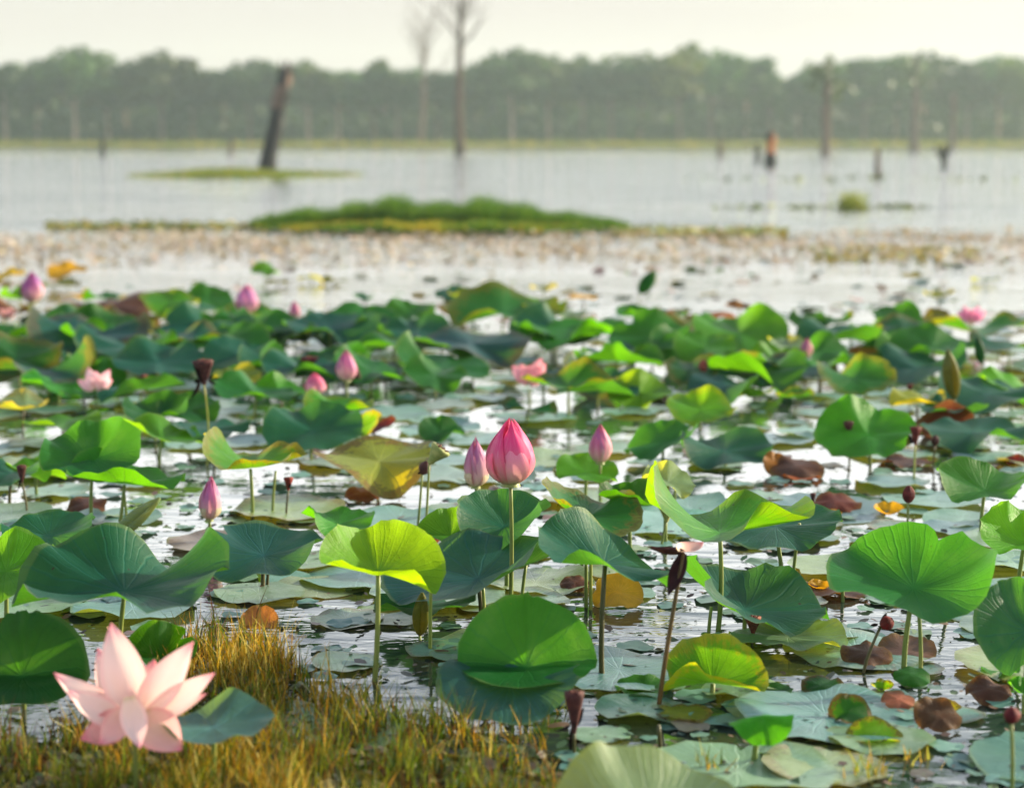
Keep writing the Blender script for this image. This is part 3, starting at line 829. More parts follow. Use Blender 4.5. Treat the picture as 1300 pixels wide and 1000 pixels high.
lotus(62, 680, 736, 122, [10, 24, 28, 22, 12, -6, -10, -6], TEAL, 'low teal leaf behind the largest wavy leaf', None, seed=27)
lotus(28, 858, 900, 172, [6, 48, 74, 80, 82, 80, 74, 46, 6, 0, -2, -3, -3, -3, -2, 2], DARK, 'big dark green leaf folded upright behind the open pale flower', 'dark upright leaf', wave=3, ripple=2, rim=-34, seed=28, base=.9)
lotus(204, 832, 870, 96, 'fold', DARK, 'dark leaf half folded beneath the largest wavy leaf', None, seed=29)
lotus(118, 582, 662, 128, [30, 44, 48, 38, 20, -10, -14, 10], GREEN, 'leaf with teal back and cream flap above the twin stalks', 'cream flap leaf', wave=8, seed=30)
lotus(158, 614, 668, 148, [12, 14, 14, 18, 22, 30, 26, 14], BRIGHT, 'leaf seen from below on twin stalks left of the pale lilac bud', 'leaf on twin stalks', foot=142, wave=6, seed=31)
lotus(318, 594, 656, 132, [16, 14, 22, 44, 46, 34, 24, 24], BRIGHT, 'bright green leaf with high left wing and blue hollow on straight stalk', 'high left wing leaf', wave=6, seed=32, edge=.4)
lotus(482, 606, 622, 166, [5, 14, 16, 14, 5, 0, -2, 0], YG, 'broad yellowing leaf lying almost flat on the water', 'broad yellowing leaf', wave=3, ripple=2, seed=33, edge=.7)
lotus(205, 556, 590, 104, [-4, 10, 34, 44, 36, 30, 14, 4], BRIGHT, 'bright leaf sloping down to the right behind the leaf on twin stalks', 'sloping bright leaf', wave=8, seed=34)
lotus(398, 548, 584, 128, [16, 30, 32, 30, 20, -8, -14, 0], TEAL, 'teal leaf with cream edge behind the broad yellowing leaf', 'cream edged teal leaf', seed=35)
lotus(455, 545, 580, 66, [30, 44, 40, 30, 10, 0, 0, 10], LIME, 'lime leaf with yellow rim beside the rust coloured scrap', 'yellow rimmed leaf', seed=36, edge=.5)
lotus(668, 846, 892, 178, [6, 46, 74, 82, 84, 82, 74, 46, 6, 4, 2, 1, 0, 1, 2, 4], GREEN, 'leaf bent double on the water, its dark round half standing upright', 'bent double leaf', wave=2, ripple=2, seed=37, base=.92)
lotus(646, 868, 908, 184, [8, 12, 16, 14, 8, -8, -16, -6], (.014, .072, .066), 'pale blue-green leaf lying before the upright half of the bent double leaf', 'pale low leaf', wave=9, ripple=5, rim=-10, seed=137, var=.5, tear=1)
lotus(905, 866, 882, 136, [10, 40, 56, 40, 8, 30, 40, 26], BRIGHT, 'low leaf on the water with dark curled back and yellow-green lip', 'yellow lipped leaf', wave=8, seed=38, edge=.3)
lotus(834, 1086, 1112, 290, [6, 22, 26, 24, 14, -14, -22, -14], PALE, 'pale blurred leaf cut off by the bottom of the picture', 'blurred bottom leaf', wave=5, seed=39)
lotus(966, 908, 968, 82, [-12, -24, -30, -24, -16, -58, -80, -58], BRIGHT, 'upright bright green leaf in the lower part behind blurred bottom leaf', 'upright low leaf', wave=6, seed=40)
lotus(272, 922, 1000, 156, [6, 12, 16, 12, 4, 2, 6, 4], (.03, .10, .105), 'flat blue-green leaf behind the open pale flower', 'flat leaf behind flower', wave=4, seed=41)
lotus(946, 774, 802, 190, [2, 10, 18, 46, 54, 36, 12, 6], TEAL, 'teal leaf with cream left corner lying right of the withered hanging leaf', 'cream cornered leaf', wave=7, seed=42, foot=945)
lotus(1102, 552, 590, 136, 'face', BRIGHT, 'teal leaf with lit lime middle beyond the drooping teal leaf', 'lime centred leaf', seed=43)
lotus(1250, 622, 680, 124, [24, 34, 36, 40, 30, 0, -10, 0], GREEN, 'broad green leaf behind the glowing lime leaf', 'green leaf behind lime', seed=44)
lotus(842, 562, 590, 96, 'faceL', GREEN, 'green leaf leaning left behind the dark cupped leaf', 'leaning green leaf', seed=45)
lotus(920, 572, 592, 120, 'wing', TEAL, None, None, seed=46)
lotus(890, 520, 545, 92, 'face', LIME, 'lime leaf with a bright yellow patch beyond the leaning green leaf', 'yellow patched leaf', edge=.2, seed=47)
lotus(1000, 808, 820, 150, 'flat', PALE, None, None, wave=5, seed=48)
lotus(560, 548, 560, 60, [-10, 20, 50, 50, 20, 0, 0, -10], DARK, 'small dark tented leaf behind the stand of pink buds', 'dark tented leaf', seed=49)
lotus(745, 600, 640, 80, 'face', BRIGHT, None, None, seed=50)
lotus(1270, 852, 858, 50, 'dish', BRIGHT, None, None, seed=51)
lotus(540, 770, 790, 130, 'dish', TEAL, None, None, seed=52)
lotus(430, 665, 700, 96, 'dish', BRIGHT, None, None, seed=53)
lotus(1300, 880, 905, 44, 'cup', BRIGHT, None, None, seed=54)

# --- leaves farther back: (px, py, base_y, width, shape, colour[, edge])
BACK = [(640, 398, 425, 130, 'face', GREEN), (600, 382, 415, 60, 'faceR', GREEN), (690, 390, 420, 54, 'face', BRIGHT), (598, 436, 470, 140, 'wing', BLUE), (530, 420, 455, 80, 'face', TEAL),
    (560, 442, 470, 80, 'faceR', BLUE), (826, 428, 462, 100, 'faceL', GREEN), (805, 402, 450, 44, 'cup', GREEN), (782, 450, 470, 80, 'dish', BLUE), (880, 414, 430, 84, 'droop', OLIVE, 1), (895, 440, 468, 74, 'face', BRIGHT),
    (740, 426, 450, 120, 'dish', BRIGHT), (722, 492, 530, 110, 'cone', GREEN), (760, 478, 500, 90, 'wing', TEAL), (690, 478, 505, 60, 'face', BLUE), (670, 520, 536, 66, 'dish', TEAL), (812, 498, 515, 74, 'face', LIME), (880, 470, 495, 70, 'face', DARK),
    (110, 425, 465, 140, 'wing', BLUE), (160, 440, 475, 110, 'wing', TEAL), (60, 470, 500, 120, 'dish', TEAL), (20, 455, 490, 110, 'face', DARK), (200, 460, 492, 110, 'dish', TEAL), (240, 430, 465, 90, 'dish', TEAL),
    (75, 490, 512, 84, 'faceR', BRIGHT), (106, 505, 520, 52, 'cone', GREEN), (178, 495, 520, 100, 'dish', TEAL), (140, 385, 398, 110, 'droop', BROWN, 1), (165, 405, 415, 70, 'droop', OLIVE, 1), (215, 384, 412, 68, 'face', BRIGHT), (262, 380, 400, 64, 'face', GREEN), (285, 395, 420, 60, 'dish', TEAL),
    (322, 402, 425, 70, 'dish', GREEN), (300, 432, 452, 84, 'wing', TEAL), (350, 430, 448, 80, 'flat', PALE), (420, 418, 452, 110, 'dish', TEAL), (462, 410, 440, 90, 'face', GREEN), (350, 460, 486, 90, 'wing', TEAL), (300, 478, 505, 56, 'face', YG), (325, 500, 528, 96, 'faceR', GREEN), (355, 497, 520, 60, 'face', BRIGHT),
    (430, 520, 552, 80, 'cone', BRIGHT), (385, 470, 500, 100, 'dish', TEAL), (500, 440, 470, 90, 'dish', GREEN), (490, 470, 492, 90, 'flat', BLUE), (560, 465, 486, 110, 'faceR', GREEN), (30, 520, 545, 60, 'cup', PALE), (80, 540, 560, 90, 'dish', BRIGHT), (15, 600, 640, 90, 'wing', TEAL), (45, 600, 630, 70, 'cone', BRIGHT),
    (200, 530, 560, 80, 'cup', DARK), (240, 520, 556, 70, 'face', DARK), (270, 545, 580, 90, 'wing', TEAL), (1000, 470, 492, 110, 'dish', TEAL), (985, 458, 485, 70, 'face', BRIGHT), (960, 480, 500, 90, 'wing', BLUE), (1040, 468, 492, 70, 'faceL', BRIGHT), (1085, 480, 508, 90, 'face', GREEN), (1115, 452, 466, 84, 'droop', ORANGE, .6), (1080, 430, 455, 120, 'dish', TEAL),
    (1140, 402, 430, 60, 'face', GREEN), (1110, 422, 445, 60, 'faceL', BRIGHT), (1185, 440, 475, 104, 'face', GREEN), (1150, 420, 450, 70, 'faceR', TEAL), (1190, 405, 425, 44, 'dish', OLIVE, .5), (1192, 374, 392, 36, 'dish', YG), (1250, 418, 450, 120, 'dish', GREEN), (1280, 440, 470, 90, 'wing', TEAL), (1025, 408, 425, 44, 'face', DARK), (1060, 408, 425, 44, 'faceL', GREEN),
    (1255, 500, 530, 120, 'wing', TEAL), (1285, 490, 520, 80, 'faceR', LIME), (1210, 520, 548, 80, 'dish', TEAL), (1235, 548, 570, 120, 'wing', TEAL), (1165, 512, 540, 64, 'cone', YG), (920, 490, 515, 80, 'wing', BLUE), (960, 500, 512, 40, 'dish', LIME), (1000, 440, 462, 50, 'face', PALE), (740, 378, 392, 34, 'dish', YEL), (850, 400, 420, 36, 'dish', TEAL),
    (336, 344, 360, 34, 'face', BRIGHT), (352, 358, 364, 26, 'flat', OLIVE), (85, 344, 362, 44, 'face', YEL), (68, 362, 372, 60, 'dish', OLIVE, .4), (12, 350, 372, 36, 'face', YEL), (24, 380, 396, 44, 'cup', BRIGHT), (98, 375, 385, 30, 'dish', YEL), (130, 378, 390, 44, 'dish', GREEN), (56, 394, 408, 52, 'dish', OLIVE, .6), (8, 400, 418, 60, 'cup', BROWN, 1), (395, 355, 360, 30, 'flat', PALE), (425, 356, 361, 28, 'flat', OLIVE),
    (462, 380, 392, 24, 'cup', TEAL), (520, 398, 425, 60, 'face', GREEN), (575, 372, 395, 40, 'face', TEAL), (580, 396, 405, 50, 'droop', OLIVE, 1), (690, 366, 378, 30, 'dish', YG), (720, 398, 408, 44, 'flat', PALE), (855, 398, 402, 40, 'dish', OLIVE), (1010, 505, 520, 44, 'cup', GREEN), (920, 400, 410, 34, 'droop', ORANGE, 1), (938, 392, 404, 32, 'cup', BROWN, 1), (1158, 352, 366, 22, 'cup', OLIVE), (1250, 355, 360, 30, 'flat', PALE)]
for it in BACK:
    px, py, by, w, sh, cc = it[:6]
    lotus(px, py, by, w * 1.12, [a * .66 if a > 0 else a * .8 for a in PRE[sh]], cc, var=.9, tear=rnd.choice((0, 0, 1, 2)), ripple=rnd.uniform(5, 11), edge=it[6] if len(it) > 6 else rnd.choice((0, 0, .25)), turn=rnd.uniform(-22, 22), wave=rnd.uniform(5, 11), stalkcol=rnd.choice((STALKLIT, STALKLIT, STALKDARK)))

# overlapping leaves that close the field in the middle distance
R = random.Random(91)
for i in range(40):
    by = R.choice((438, 446, 455, 465, 476, 488, 500, 514))
    px = R.uniform(-20, 1320) if i % 2 else R.uniform(-20, 560)
    lotus(px, by - R.uniform(14, 30), by, R.uniform(78, 132), [a * .62 if a > 0 else a * .8 for a in PRE[R.choice(('face', 'wing', 'dish', 'faceL', 'faceR', 'bowl'))]], R.choice((TEAL, TEAL, BLUE, GREEN, GREEN, DARK, BRIGHT)), turn=R.uniform(-25, 25), wave=R.uniform(6, 12), ripple=R.uniform(5, 11), var=1.0, seed=2600 + i)
# --- yellow, rust and brown leaves lying on the water
def fallen(px, py, w, ribs, col, label, mark=None, wave=10, ripple=8, tear=1, edge=.6, seed=None, mat=None):
    NLEAF[0] += 1
    b = ground(px, py)
    me, ext, lo = leaf_mesh(PRE[ribs] if isinstance(ribs, str) else ribs, seed or 1500 + NLEAF[0], wave, ripple, 0, tear, nr=7, nt=36, mat=mat or M_LEAF)
    k = w / ppm(b) / ext
    o = link('fallen_leaf', me, loc=(b.x, b.y, .004 - lo * k * .8), color=(*col, edge))
    o.scale = (k, k, k)
    tag(o, label, 'fallen leaf', 'withered leaves lying on the water')
    if mark: LAND.append((mark, px, py))
fallen(784, 768, 66, [-20, 30, 50, 30, -30, -30, -30, -30], YEL, 'yellow curled leaf floating below the sloping teal leaf', 'yellow curled leaf', edge=.15)
fallen(1062, 648, 64, 'droop', RED, 'rust red curled leaf on the water left of the large spread lime leaf', 'rust red leaf')
fallen(1050, 655, 38, 'dish', YEL, 'small yellow leaf in front of the rust red curled leaf', None, edge=.1)
fallen(1128, 655, 40, 'cup', YEL, 'yellow leaf scrap behind the large spread lime leaf', None, edge=.1)
fallen(1200, 552, 70, [30, 60, 50, 10, -20, -30, -20, 0], RED, 'dark red crumpled leaf beyond the round red seed head', 'dark red crumpled leaf')
fallen(1012, 605, 70, 'droop', BROWN, 'brown leaf hump above a pale yellow edge on the water', 'brown leaf hump')
fallen(1018, 608, 50, 'flat', ORANGE, 'thin amber leaf edge under the brown hump', None, edge=.2)
fallen(488, 548, 34, [60, 70, 40, 0, -20, -20, 0, 30], RED, 'rust coloured triangular scrap beside the yellow rimmed leaf', 'rust triangle scrap')
fallen(460, 634, 46, 'droop', RED, 'rusty curled leaf in front of the broad yellowing leaf', 'rusty curled leaf')
fallen(985, 602, 34, [-30, 20, 70, 70, 30, -60, -70, -60], ORANGE, 'peach withered leaf standing crumpled beyond the drooping teal leaf', 'peach withered leaf', wave=22)
fallen(1060, 754, 84, 'flat', BROWN, 'dark brown flat leaf with yellow edge left of the pale stalks', 'dark brown flat leaf')
fallen(1040, 750, 30, 'cup', YEL, 'small yellow curl on the dark brown flat leaf', None, edge=.1)
fallen(1100, 842, 66, 'droop', BROWN, 'purplish brown leaf at the foot of the nodding red seed head', 'purplish brown leaf')
fallen(1150, 834, 76, [10, 24, 26, 10, -8, -14, -14, 0], (.16, .09, .08), 'dusty mauve leaf hump behind the pale twin stalks', 'dusty mauve leaf')
fallen(1190, 922, 62, [-10, 20, 50, 30, -10, -40, -40, -30], BROWN, 'torn brown leaf hump in the lower right water', 'torn brown hump', wave=16, tear=3)
fallen(1140, 898, 44, 'droop', (.30, .12, .06), 'orange-brown torn scrap below the lime stub', 'orange-brown scrap', tear=3)
fallen(1080, 915, 56, [-20, 40, 60, 40, -20, -20, -20, -20], DARK, 'dark folded leaf scrap in the lower right water', 'dark folded scrap')
fallen(1110, 940, 74, [0, 30, 46, 30, 0, 10, 20, 10], LIME, 'lime leaf scrap bent over behind the thin green sprouts', 'bent lime scrap')
fallen(1045, 880, 56, 'droop', DARK, 'dark leaf scrap lying left of the lime stub', 'dark leaf scrap')
fallen(1120, 878, 30, 'cup', LIME, 'lime stub of a young leaf poking from the water', 'lime stub')
fallen(1158, 868, 48, 'droop', GREEN, 'small green leaf at the foot of the pale twin stalks', 'small green foot leaf', edge=0)
fallen(1200, 908, 40, 'cup', YG, 'yellow-green curled scrap left of the blurred dark red seed head', 'yellow-green curl')
fallen(1255, 888, 60, 'droop', BROWN, 'ragged brown leaf remains behind the yellow-green curled scrap', 'ragged brown remains', tear=3, wave=16)
fallen(110, 650, 50, 'droop', BROWN, 'small brown scrap left of the leaf on twin stalks', None)
fallen(730, 748, 40, 'droop', BROWN, 'brown scrap between the stalks under the sloping teal leaf', None)
fallen(330, 798, 50, [30, 60, 70, 50, 20, -10, -10, 0], (.35, .14, .04), 'amber withered leaf standing in the sedge below the blue valley leaf', 'amber withered leaf', wave=16)
fallen(820, 878, 80, 'dish', GREEN, 'thin green leaf lying left of the yellow lipped leaf', None, edge=0)
fallen(870, 910, 70, 'flat', YG, 'flat yellow-green leaf in front of the yellow lipped leaf', None)
fallen(985, 880, 44, 'dish', DARK, 'dark green scrap right of the yellow lipped leaf', None, edge=0)
fallen(1150, 590, 70, 'flat', BROWN, 'flat mauve-brown leaf at the foot of the two dried seed heads', 'mauve-brown leaf')
fallen(1290, 590, 30, [20, 60, 60, 30, 0, 0, 0, 0], RED, 'brick red leaf scrap at the frame behind the broad green leaf', None)
fallen(850, 510, 60, 'flat', BROWN, 'dark flat leaf under the lime leaf with yellow patch', None)
fallen(620, 650, 60, 'flat', YG, 'flat yellow-green scrap behind the folded teal leaf', None)
fallen(545, 690, 34, [0, 40, 60, 40, 0, -30, -40, -30], (.30, .10, .05), 'crumpled rust and cream scrap on the bright mid leaf', 'rust cream scrap', wave=20)

# ------------------------------------------------------------------ lotus buds and flowers
def bud_profile(t):
    return max(0.0, (.30 + .70 * sin(pi * min(1, t / .84) ** .9 * .5 + 0)) if t < .42 else 0) if False else (sin(pi * (t * .93 + .07) ** .82) ** .8)
def bud_petal(Rr, Hh, az, span, open_, seed, lift=0.0, curl=0.0, hs=1.0):
    R = random.Random(seed); mb = MB()
    def fn(u, v):
        t = u; s = (v - .5) * 2
        half = span * (1 - t ** 2.6) ** .75 + .02
        th = az + s * half + .06 * sin(3 * t + seed)
        edge = abs(s) ** 3
        rr = Rr * bud_profile(t) * (open_ + lift) + Rr * .035 * edge * (1 if seed % 2 else .4) + curl * Rr * t ** 4
        rr += Rr * (.075 * s * sin(pi * min(1, t * 1.15)) + .02 * sin(7 * s + seed) + .03 * sin(4 * t + seed * 1.7))
        return (rr * cos(th), rr * sin(th), Hh * hs * t - .02 * Hh * edge * t), (s * .5 + .5, t)
    mb.grid(fn, 12, 8)
    return mb.mesh('petal', M_PETAL)
PINK, MAG, LILAC, ROSE, BLUSH = (.62, .10, .24), (.78, .05, .25), (.46, .13, .30), (.62, .18, .26), (.86, .58, .52)
def bud(px, bot_y, top_y, w, base_y, col, label, mark=None, foot=None, opened=0.0, seed=0, stalkcol=STALKLIT, tilt=(0, 0), sepal=None, cat='lotus bud', head_y=None):
    b = ground(foot if foot is not None else px, base_y)
    a = at_y(px, bot_y, b.y); tp = at_y(px, top_y, b.y)
    Hh = tp.z - a.z; Rr = w / 2 / ppm(a)
    root = empty('lotus_bud', (b.x, b.y, 0)); off = a - Vector((b.x, b.y, 0))
    R = random.Random(seed)
    k = 0
    for layer, (n, op, hs, cc) in enumerate(((4, .80, 1.0, 1.0), (5, .92, .97, 1.0), (4, 1.0, .86 if opened else .9, 1.0))):
        for i in range(n):
            az = 2 * pi * i / n + layer * .7 + seed * .31
            c = tuple(min(1, x * R.uniform(.85, 1.15)) for x in col)
            if layer == 2 and i % 2 == 0: c = tuple(.5 * x + .5 * y for x, y in zip(c, (.78, .42, .46)))
            p = link('petal', bud_petal(Rr, Hh, az, 1.05 if layer < 2 else .78, op, seed * 17 + k, curl=opened * (.7 if layer == 2 else .25), hs=hs * R.uniform(.96 - .5 * opened * (layer == 2), 1.0)), root, loc=off, color=c)
            p.rotation_euler = (radians(tilt[0]), radians(tilt[1]), 0)
            k += 1
    if sepal:
        for i in range(3):
            p = link('sepal', bud_petal(Rr, Hh, 2.1 * i + 3.9, .6, 1.04, seed + 90 + i, hs=.52), root, loc=off, color=sepal)
            p.rotation_euler = (radians(tilt[0]), radians(tilt[1]), 0)
    mb = MB()
    mb.grid(lambda u, v: ((Rr * .42 * (1 - u * .25) * cos(2 * pi * v), Rr * .42 * (1 - u * .25) * sin(2 * pi * v), -Hh * .06 + u * Hh * .1), (v, u)), 2, 10, True)
    link('receptacle', mb.mesh('receptacle', M_STALK), root, loc=off)
    stalk(root, (0, 0, -.12), off, .0058, stalkcol, seed, .012)
    tag(root, label, cat, 'pink lotus buds')
    if mark: LAND.append((mark, px, bot_y))
bud(648, 612, 529, 62, 790, MAG, 'big half open magenta lotus bud on a tall straight stalk', 'big magenta bud', foot=643, opened=.34, seed=1)
bud(604, 616, 553, 30, 700, LILAC, 'slim mauve bud close beside the big magenta bud', 'slim mauve bud', seed=2, sepal=(.5, .42, .25))
bud(762, 586, 537, 28, 640, (.5, .12, .26), 'pink pointed bud standing alone right of the big magenta bud', 'lone pink bud', seed=3)
bud(266, 658, 603, 26, 690, LILAC, 'closed pale lilac bud with greenish sepals near the blue valley leaf', 'pale lilac bud', seed=4, sepal=(.35, .36, .2), tilt=(0, 4))
bud(41, 383, 343, 28, 412, (.35, .08, .30), 'purple bud with one sunlit side at the far left', 'purple bud', seed=5)
bud(314, 396, 360, 30, 428, (.55, .17, .38), 'purple-pink opening bud beyond the left field', 'purple-pink bud', seed=6, opened=.3)
bud(374, 404, 381, 14, 430, (.5, .12, .25), 'tiny pink bud right of the purple-pink opening bud', 'tiny pink bud', seed=7)
bud(440, 482, 443, 26, 520, (.55, .12, .32), 'mauve bud partly behind a dark dried scrap', 'mauve bud', seed=8)
bud(400, 500, 472, 26, 530, PINK, 'rosy bud over the lime leaves left of the mauve bud', 'rosy bud', seed=9, opened=.2)
bud(1024, 452, 428, 16, 480, (.42, .10, .2), 'small dusky pink bud in front of the right field', 'dusky pink bud', seed=10)

def petal_mesh(base, tip, width, face, bend=.12, cup=.35, seed=0, nu=14, nv=8, blunt=.9):
    """petal from BASE to TIP; FACE = the way its inner side looks; BEND bows the midline away from FACE"""
    base, tip = Vector(base), Vector(tip)
    d = tip - base; L = d.length; t_ = d.normalized()
    f = (Vector(face) - t_ * Vector(face).dot(t_)).normalized(); s_ = t_.cross(f)
    mb = MB()
    def fn(u, v):
        s = (v - .5) * 2
        w = width * .5 * (.22 + .78 * sin(pi * min(.5, u ** .8 * .62)) if u < .72 else 1) 
        w = width * .5 * (max(0.0, sin(pi * (u ** blunt * .9 + .1))) ** .92)
        if u > .999: w = 0.0005
        bow = -f * bend * L * sin(pi * u) + f * cup * abs(s) ** 2 * w - f * .0
        rip = f * .012 * L * sin(5 * u + 4 * s + seed)
        return (base + d * u + s_ * (s * w) + bow + rip), (v, u)
    mb.grid(fn, nu, nv)
    return mb.mesh('petal', M_PETAL)
def flower(label, px, py, base_y, petals, col, mark=None, foot=None, stalkcol=STALKLIT, seed=0, core=True, sc=1.0):
    """PETALS: (base px, base py, tip px, tip py, tip depth offset, width px, tint, bend)"""
    b = ground(foot if foot is not None else px, base_y); c = at_y(px, py, b.y); s = ppm(c)
    root = empty('lotus_flower', (b.x, b.y, 0)); o0 = Vector((b.x, b.y, 0))
    for i, (bx, by_, tx, ty, dep, w, tint, bend) in enumerate(petals):
        bp = at_y(bx, by_, b.y + dep * .25) - o0; tp = at_y(tx, ty, b.y + dep) - o0
        mid = c - o0 + Vector((0, -.25 * (1 if dep > 0 else -.2), .06))
        face = (c - o0 + Vector((0, 0, .12))) - (bp + tp) / 2
        face = face * .5 + Vector((0, -1, .35)) * (.2 if dep < 0 else .1)
        cc = tuple(min(1, x * tint) if k == 0 else min(1, x * tint) for k, x in enumerate(col)) if not isinstance(tint, tuple) else tint
        link('petal', petal_mesh(bp, tp, w / s, face, bend, .45, seed + i), root, color=cc)
    if core:
        mb = MB(); cc = c - o0; r = 15 / s * sc
        mb.grid(lambda u, v: ((cc.x + r * (.35 + .5 * u) * cos(2 * pi * v), cc.y + r * (.35 + .5 * u) * sin(2 * pi * v), cc.z - r * .6 + r * 1.1 * u), (v, u)), 3, 12, True)
        n0 = len(mb.v) - 12
        mb.f.append(tuple(range(n0, n0 + 12)))
        link('seed_pod', mb.mesh('seed_pod', M_POD), root, color=(1.6, 1.3, .5))
    stalk(root, (0, 0, -.12), c - o0 - Vector((0, 0, 8 / s)), .0062 * (1 if sc == 1 else .9), stalkcol, seed, .012)
    tag(root, label, 'lotus flower', 'open lotus flowers')
    if mark: LAND.append((mark, px, py))
flower('large open pale pink lotus flower in the sedge at the lower left', 172, 912, 1012, [
    (168, 908, 141, 790, .06, 57, 1.0, .10), (158, 908, 124, 822, .085, 39, 1.0, .08), (176, 905, 196, 836, .09, 39, (.82, .45, .44), .05),
    (180, 908, 246, 814, .03, 50, 1.02, .06), (184, 914, 273, 854, -.01, 37, 1.0, .08), (186, 918, 262, 880, .04, 20, .95, .08),
    (160, 914, 68, 853, .02, 37, 1.0, .14), (160, 920, 86, 876, -.02, 36, 1.0, .12),
    (166, 912, 102, 938, -.03, 45, (.80, .36, .36), .14), (168, 900, 126, 944, -.05, 39, (.88, .52, .48), .10),
    (164, 884, 178, 950, -.08, 34, 1.03, .10), (172, 915, 148, 878, .05, 39, (.80, .36, .38), .05),
    (180, 908, 231, 952, -.06, 54, (.88, .47, .44), .14)],
    (.92, .70, .64), 'open pale flower', foot=181, seed=40, core=False)
def small_flower(label, px, py, base_y, w, col, mark, seed, up=1.0, n=9):
    R = random.Random(seed); P = []
    for i in range(n):
        a = 2 * pi * i / n + R.uniform(-.2, .2); rr = w / 2 * R.uniform(.7, 1.0)
        P.append((px + cos(a) * 2, py, px + cos(a) * rr, py - w * .42 * up * R.uniform(.5, 1.1) - sin(a) * w * .12, sin(a) * .05, w * .32, R.uniform(.85, 1.1), .1))
    flower(label, px, py, base_y, P, col, mark, seed=seed, core=False, sc=.5)
small_flower('pale pink open flower with drooping petals behind the small cone leaf', 122, 494, 520, 50, (.85, .58, .62), 'pale pink open flower', 51)
small_flower('rose pink open flower behind the small cone of green leaves', 672, 486, 520, 60, (.80, .36, .42), 'rose pink open flower', 52)
small_flower('hot pink open flower at the far right of the field', 1232, 408, 432, 40, (.72, .22, .42), 'hot pink flower', 53)
small_flower('pale peach flower low among the leaves below the purple bud', 10, 404, 420, 26, (.85, .5, .45), 'pale peach flower', 54)

# ------------------------------------------------------------------ seed heads, rolled leaves, stems
def seed_head(px, py, w, h, base_y, label, mark=None, foot=None, color=(1, 1, 1), dry=True, seed=0, stalkcol=STALKDARK, nod=0.0, rags=3, bow=.03, name='seed_head', shape='cone'):
    """PY is the joint of stalk and head; the head rises H px above it"""
    b = ground(foot if foot is not None else px, base_y); a = at_y(px, py, b.y); s = ppm(a); R = random.Random(seed + 500)
    root = empty(name, (b.x, b.y, 0)); off = a - Vector((b.x, b.y, 0))
    rr, hh = w / 2 / s, h / s
    mb = MB(); ph = R.uniform(0, 6)
    def fn(u, v):
        th = 2 * pi * v
        pr = (.22 + .78 * min(1, u / .8) ** 1.2) if u < .9 else 1 - (u - .9) * 6
        if shape == 'ball': pr = max(.05, sin(pi * (.06 + u * .9))) ** .7
        k = rr * pr * (1 + (.14 * sin(5 * th + ph) + .07 * sin(9 * th + u * 4)) * (1 if dry else .25))
        zz = hh * (u if u < .9 else .9 + (u - .9) * .2)
        if shape == 'ball': zz = hh * u
        return (k * cos(th), k * sin(th), zz), (v, u)
    ids = mb.grid(fn, 9, 16, True); mb.f.append(tuple(ids[-1]))
    hd = link('head', mb.mesh('head', M_DARK if dry else M_POD), root, loc=off, color=color)
    hd.rotation_euler = (0, radians(nod), 0)
    if shape == 'cone':
        m2 = MB()
        for i in range(9):
            a_ = i * 2.4; q = rr * .72 * sqrt((i + .4) / 9)
            base = len(m2.v)
            for zz, k in ((0, 1), (.5, .8), (.8, .3)):
                for j in range(6):
                    m2.vert((q * cos(a_) + rr * .13 * k * cos(j * pi / 3), q * sin(a_) + rr * .13 * k * sin(j * pi / 3), hh * .91 + rr * .16 * zz))
            for l in range(2):
                for j in range(6):
                    m2.f.append((base + l * 6 + j, base + l * 6 + (j + 1) % 6, base + l * 6 + 6 + (j + 1) % 6, base + l * 6 + 6 + j))
            m2.f.append(tuple(base + 12 + j for j in range(6)))
        sd = link('seeds', m2.mesh('seeds', M_DARK), hd, color=(1.5, 1.4, .9))
    for i in range(rags if dry else 0):
        az = R.uniform(0, 6.28)
        p0 = off + Vector((cos(az) * rr * .4, sin(az) * rr * .4, hh * .15)); p1 = p0 + Vector((cos(az) * rr * R.uniform(.6, 1.5), sin(az) * rr * .8, hh * R.uniform(-.7, .9)))
        link('dried_petal', petal_mesh(p0, p1, rr * R.uniform(.5, .9), (cos(az), sin(az), .3), .15, .6, i, 6, 4), root, color=(.10, .03, .03)).data.materials[0] = M_DARK
    stalk(root, (0, 0, -.12), off, .0042, stalkcol, seed, bow)
    tag(root, label, 'seed head', 'seed heads and dried flowers on stalks')
    if mark: LAND.append((mark, px, py))
BRN = (1.0, .9, .9)
seed_head(259, 488, 26, 34, 592, 'dark tattered seed head on a long straw stalk', 'dark tattered head', foot=256, seed=1, stalkcol=(1.5, 1.25, .9), rags=6)
seed_head(28, 612, 12, 24, 652, 'slim dark dried bud on a dark stalk near left edge', 'slim dried bud', foot=28, seed=2)
seed_head(536, 602, 14, 18, 682, 'small black head on a bent olive stalk', 'small black head', foot=524, seed=3, stalkcol=STALKLIT, shape='ball', nod=20)
seed_head(545, 588, 28, 28, 690, 'green young seed pod tilted right behind the small black head', 'green tilted pod', foot=536, seed=4, dry=False, nod=38, stalkcol=STALKLIT)
seed_head(366, 622, 12, 18, 655, 'rust red dried bud at the foot of the high winged leaf', 'rust red dried bud', seed=5, color=(2.4, .8, .6), rags=1)
seed_head(1077, 558, 12, 26, 588, 'thin dark dried bud in front of the lime centred leaf', 'thin dried bud', seed=6)
seed_head(1162, 565, 14, 26, 612, 'brown dried head on a straw stalk left of the dark red crumpled leaf', 'brown dried head', seed=7, stalkcol=(1.5, 1.3, 1), color=(1.6, .9, .8))
seed_head(1153, 638, 16, 22, 690, 'round dark red seed head behind the large spread lime leaf', 'round red head', seed=8, shape='ball', color=(1.4, .6, .7), stalkcol=STALKLIT, rags=0)
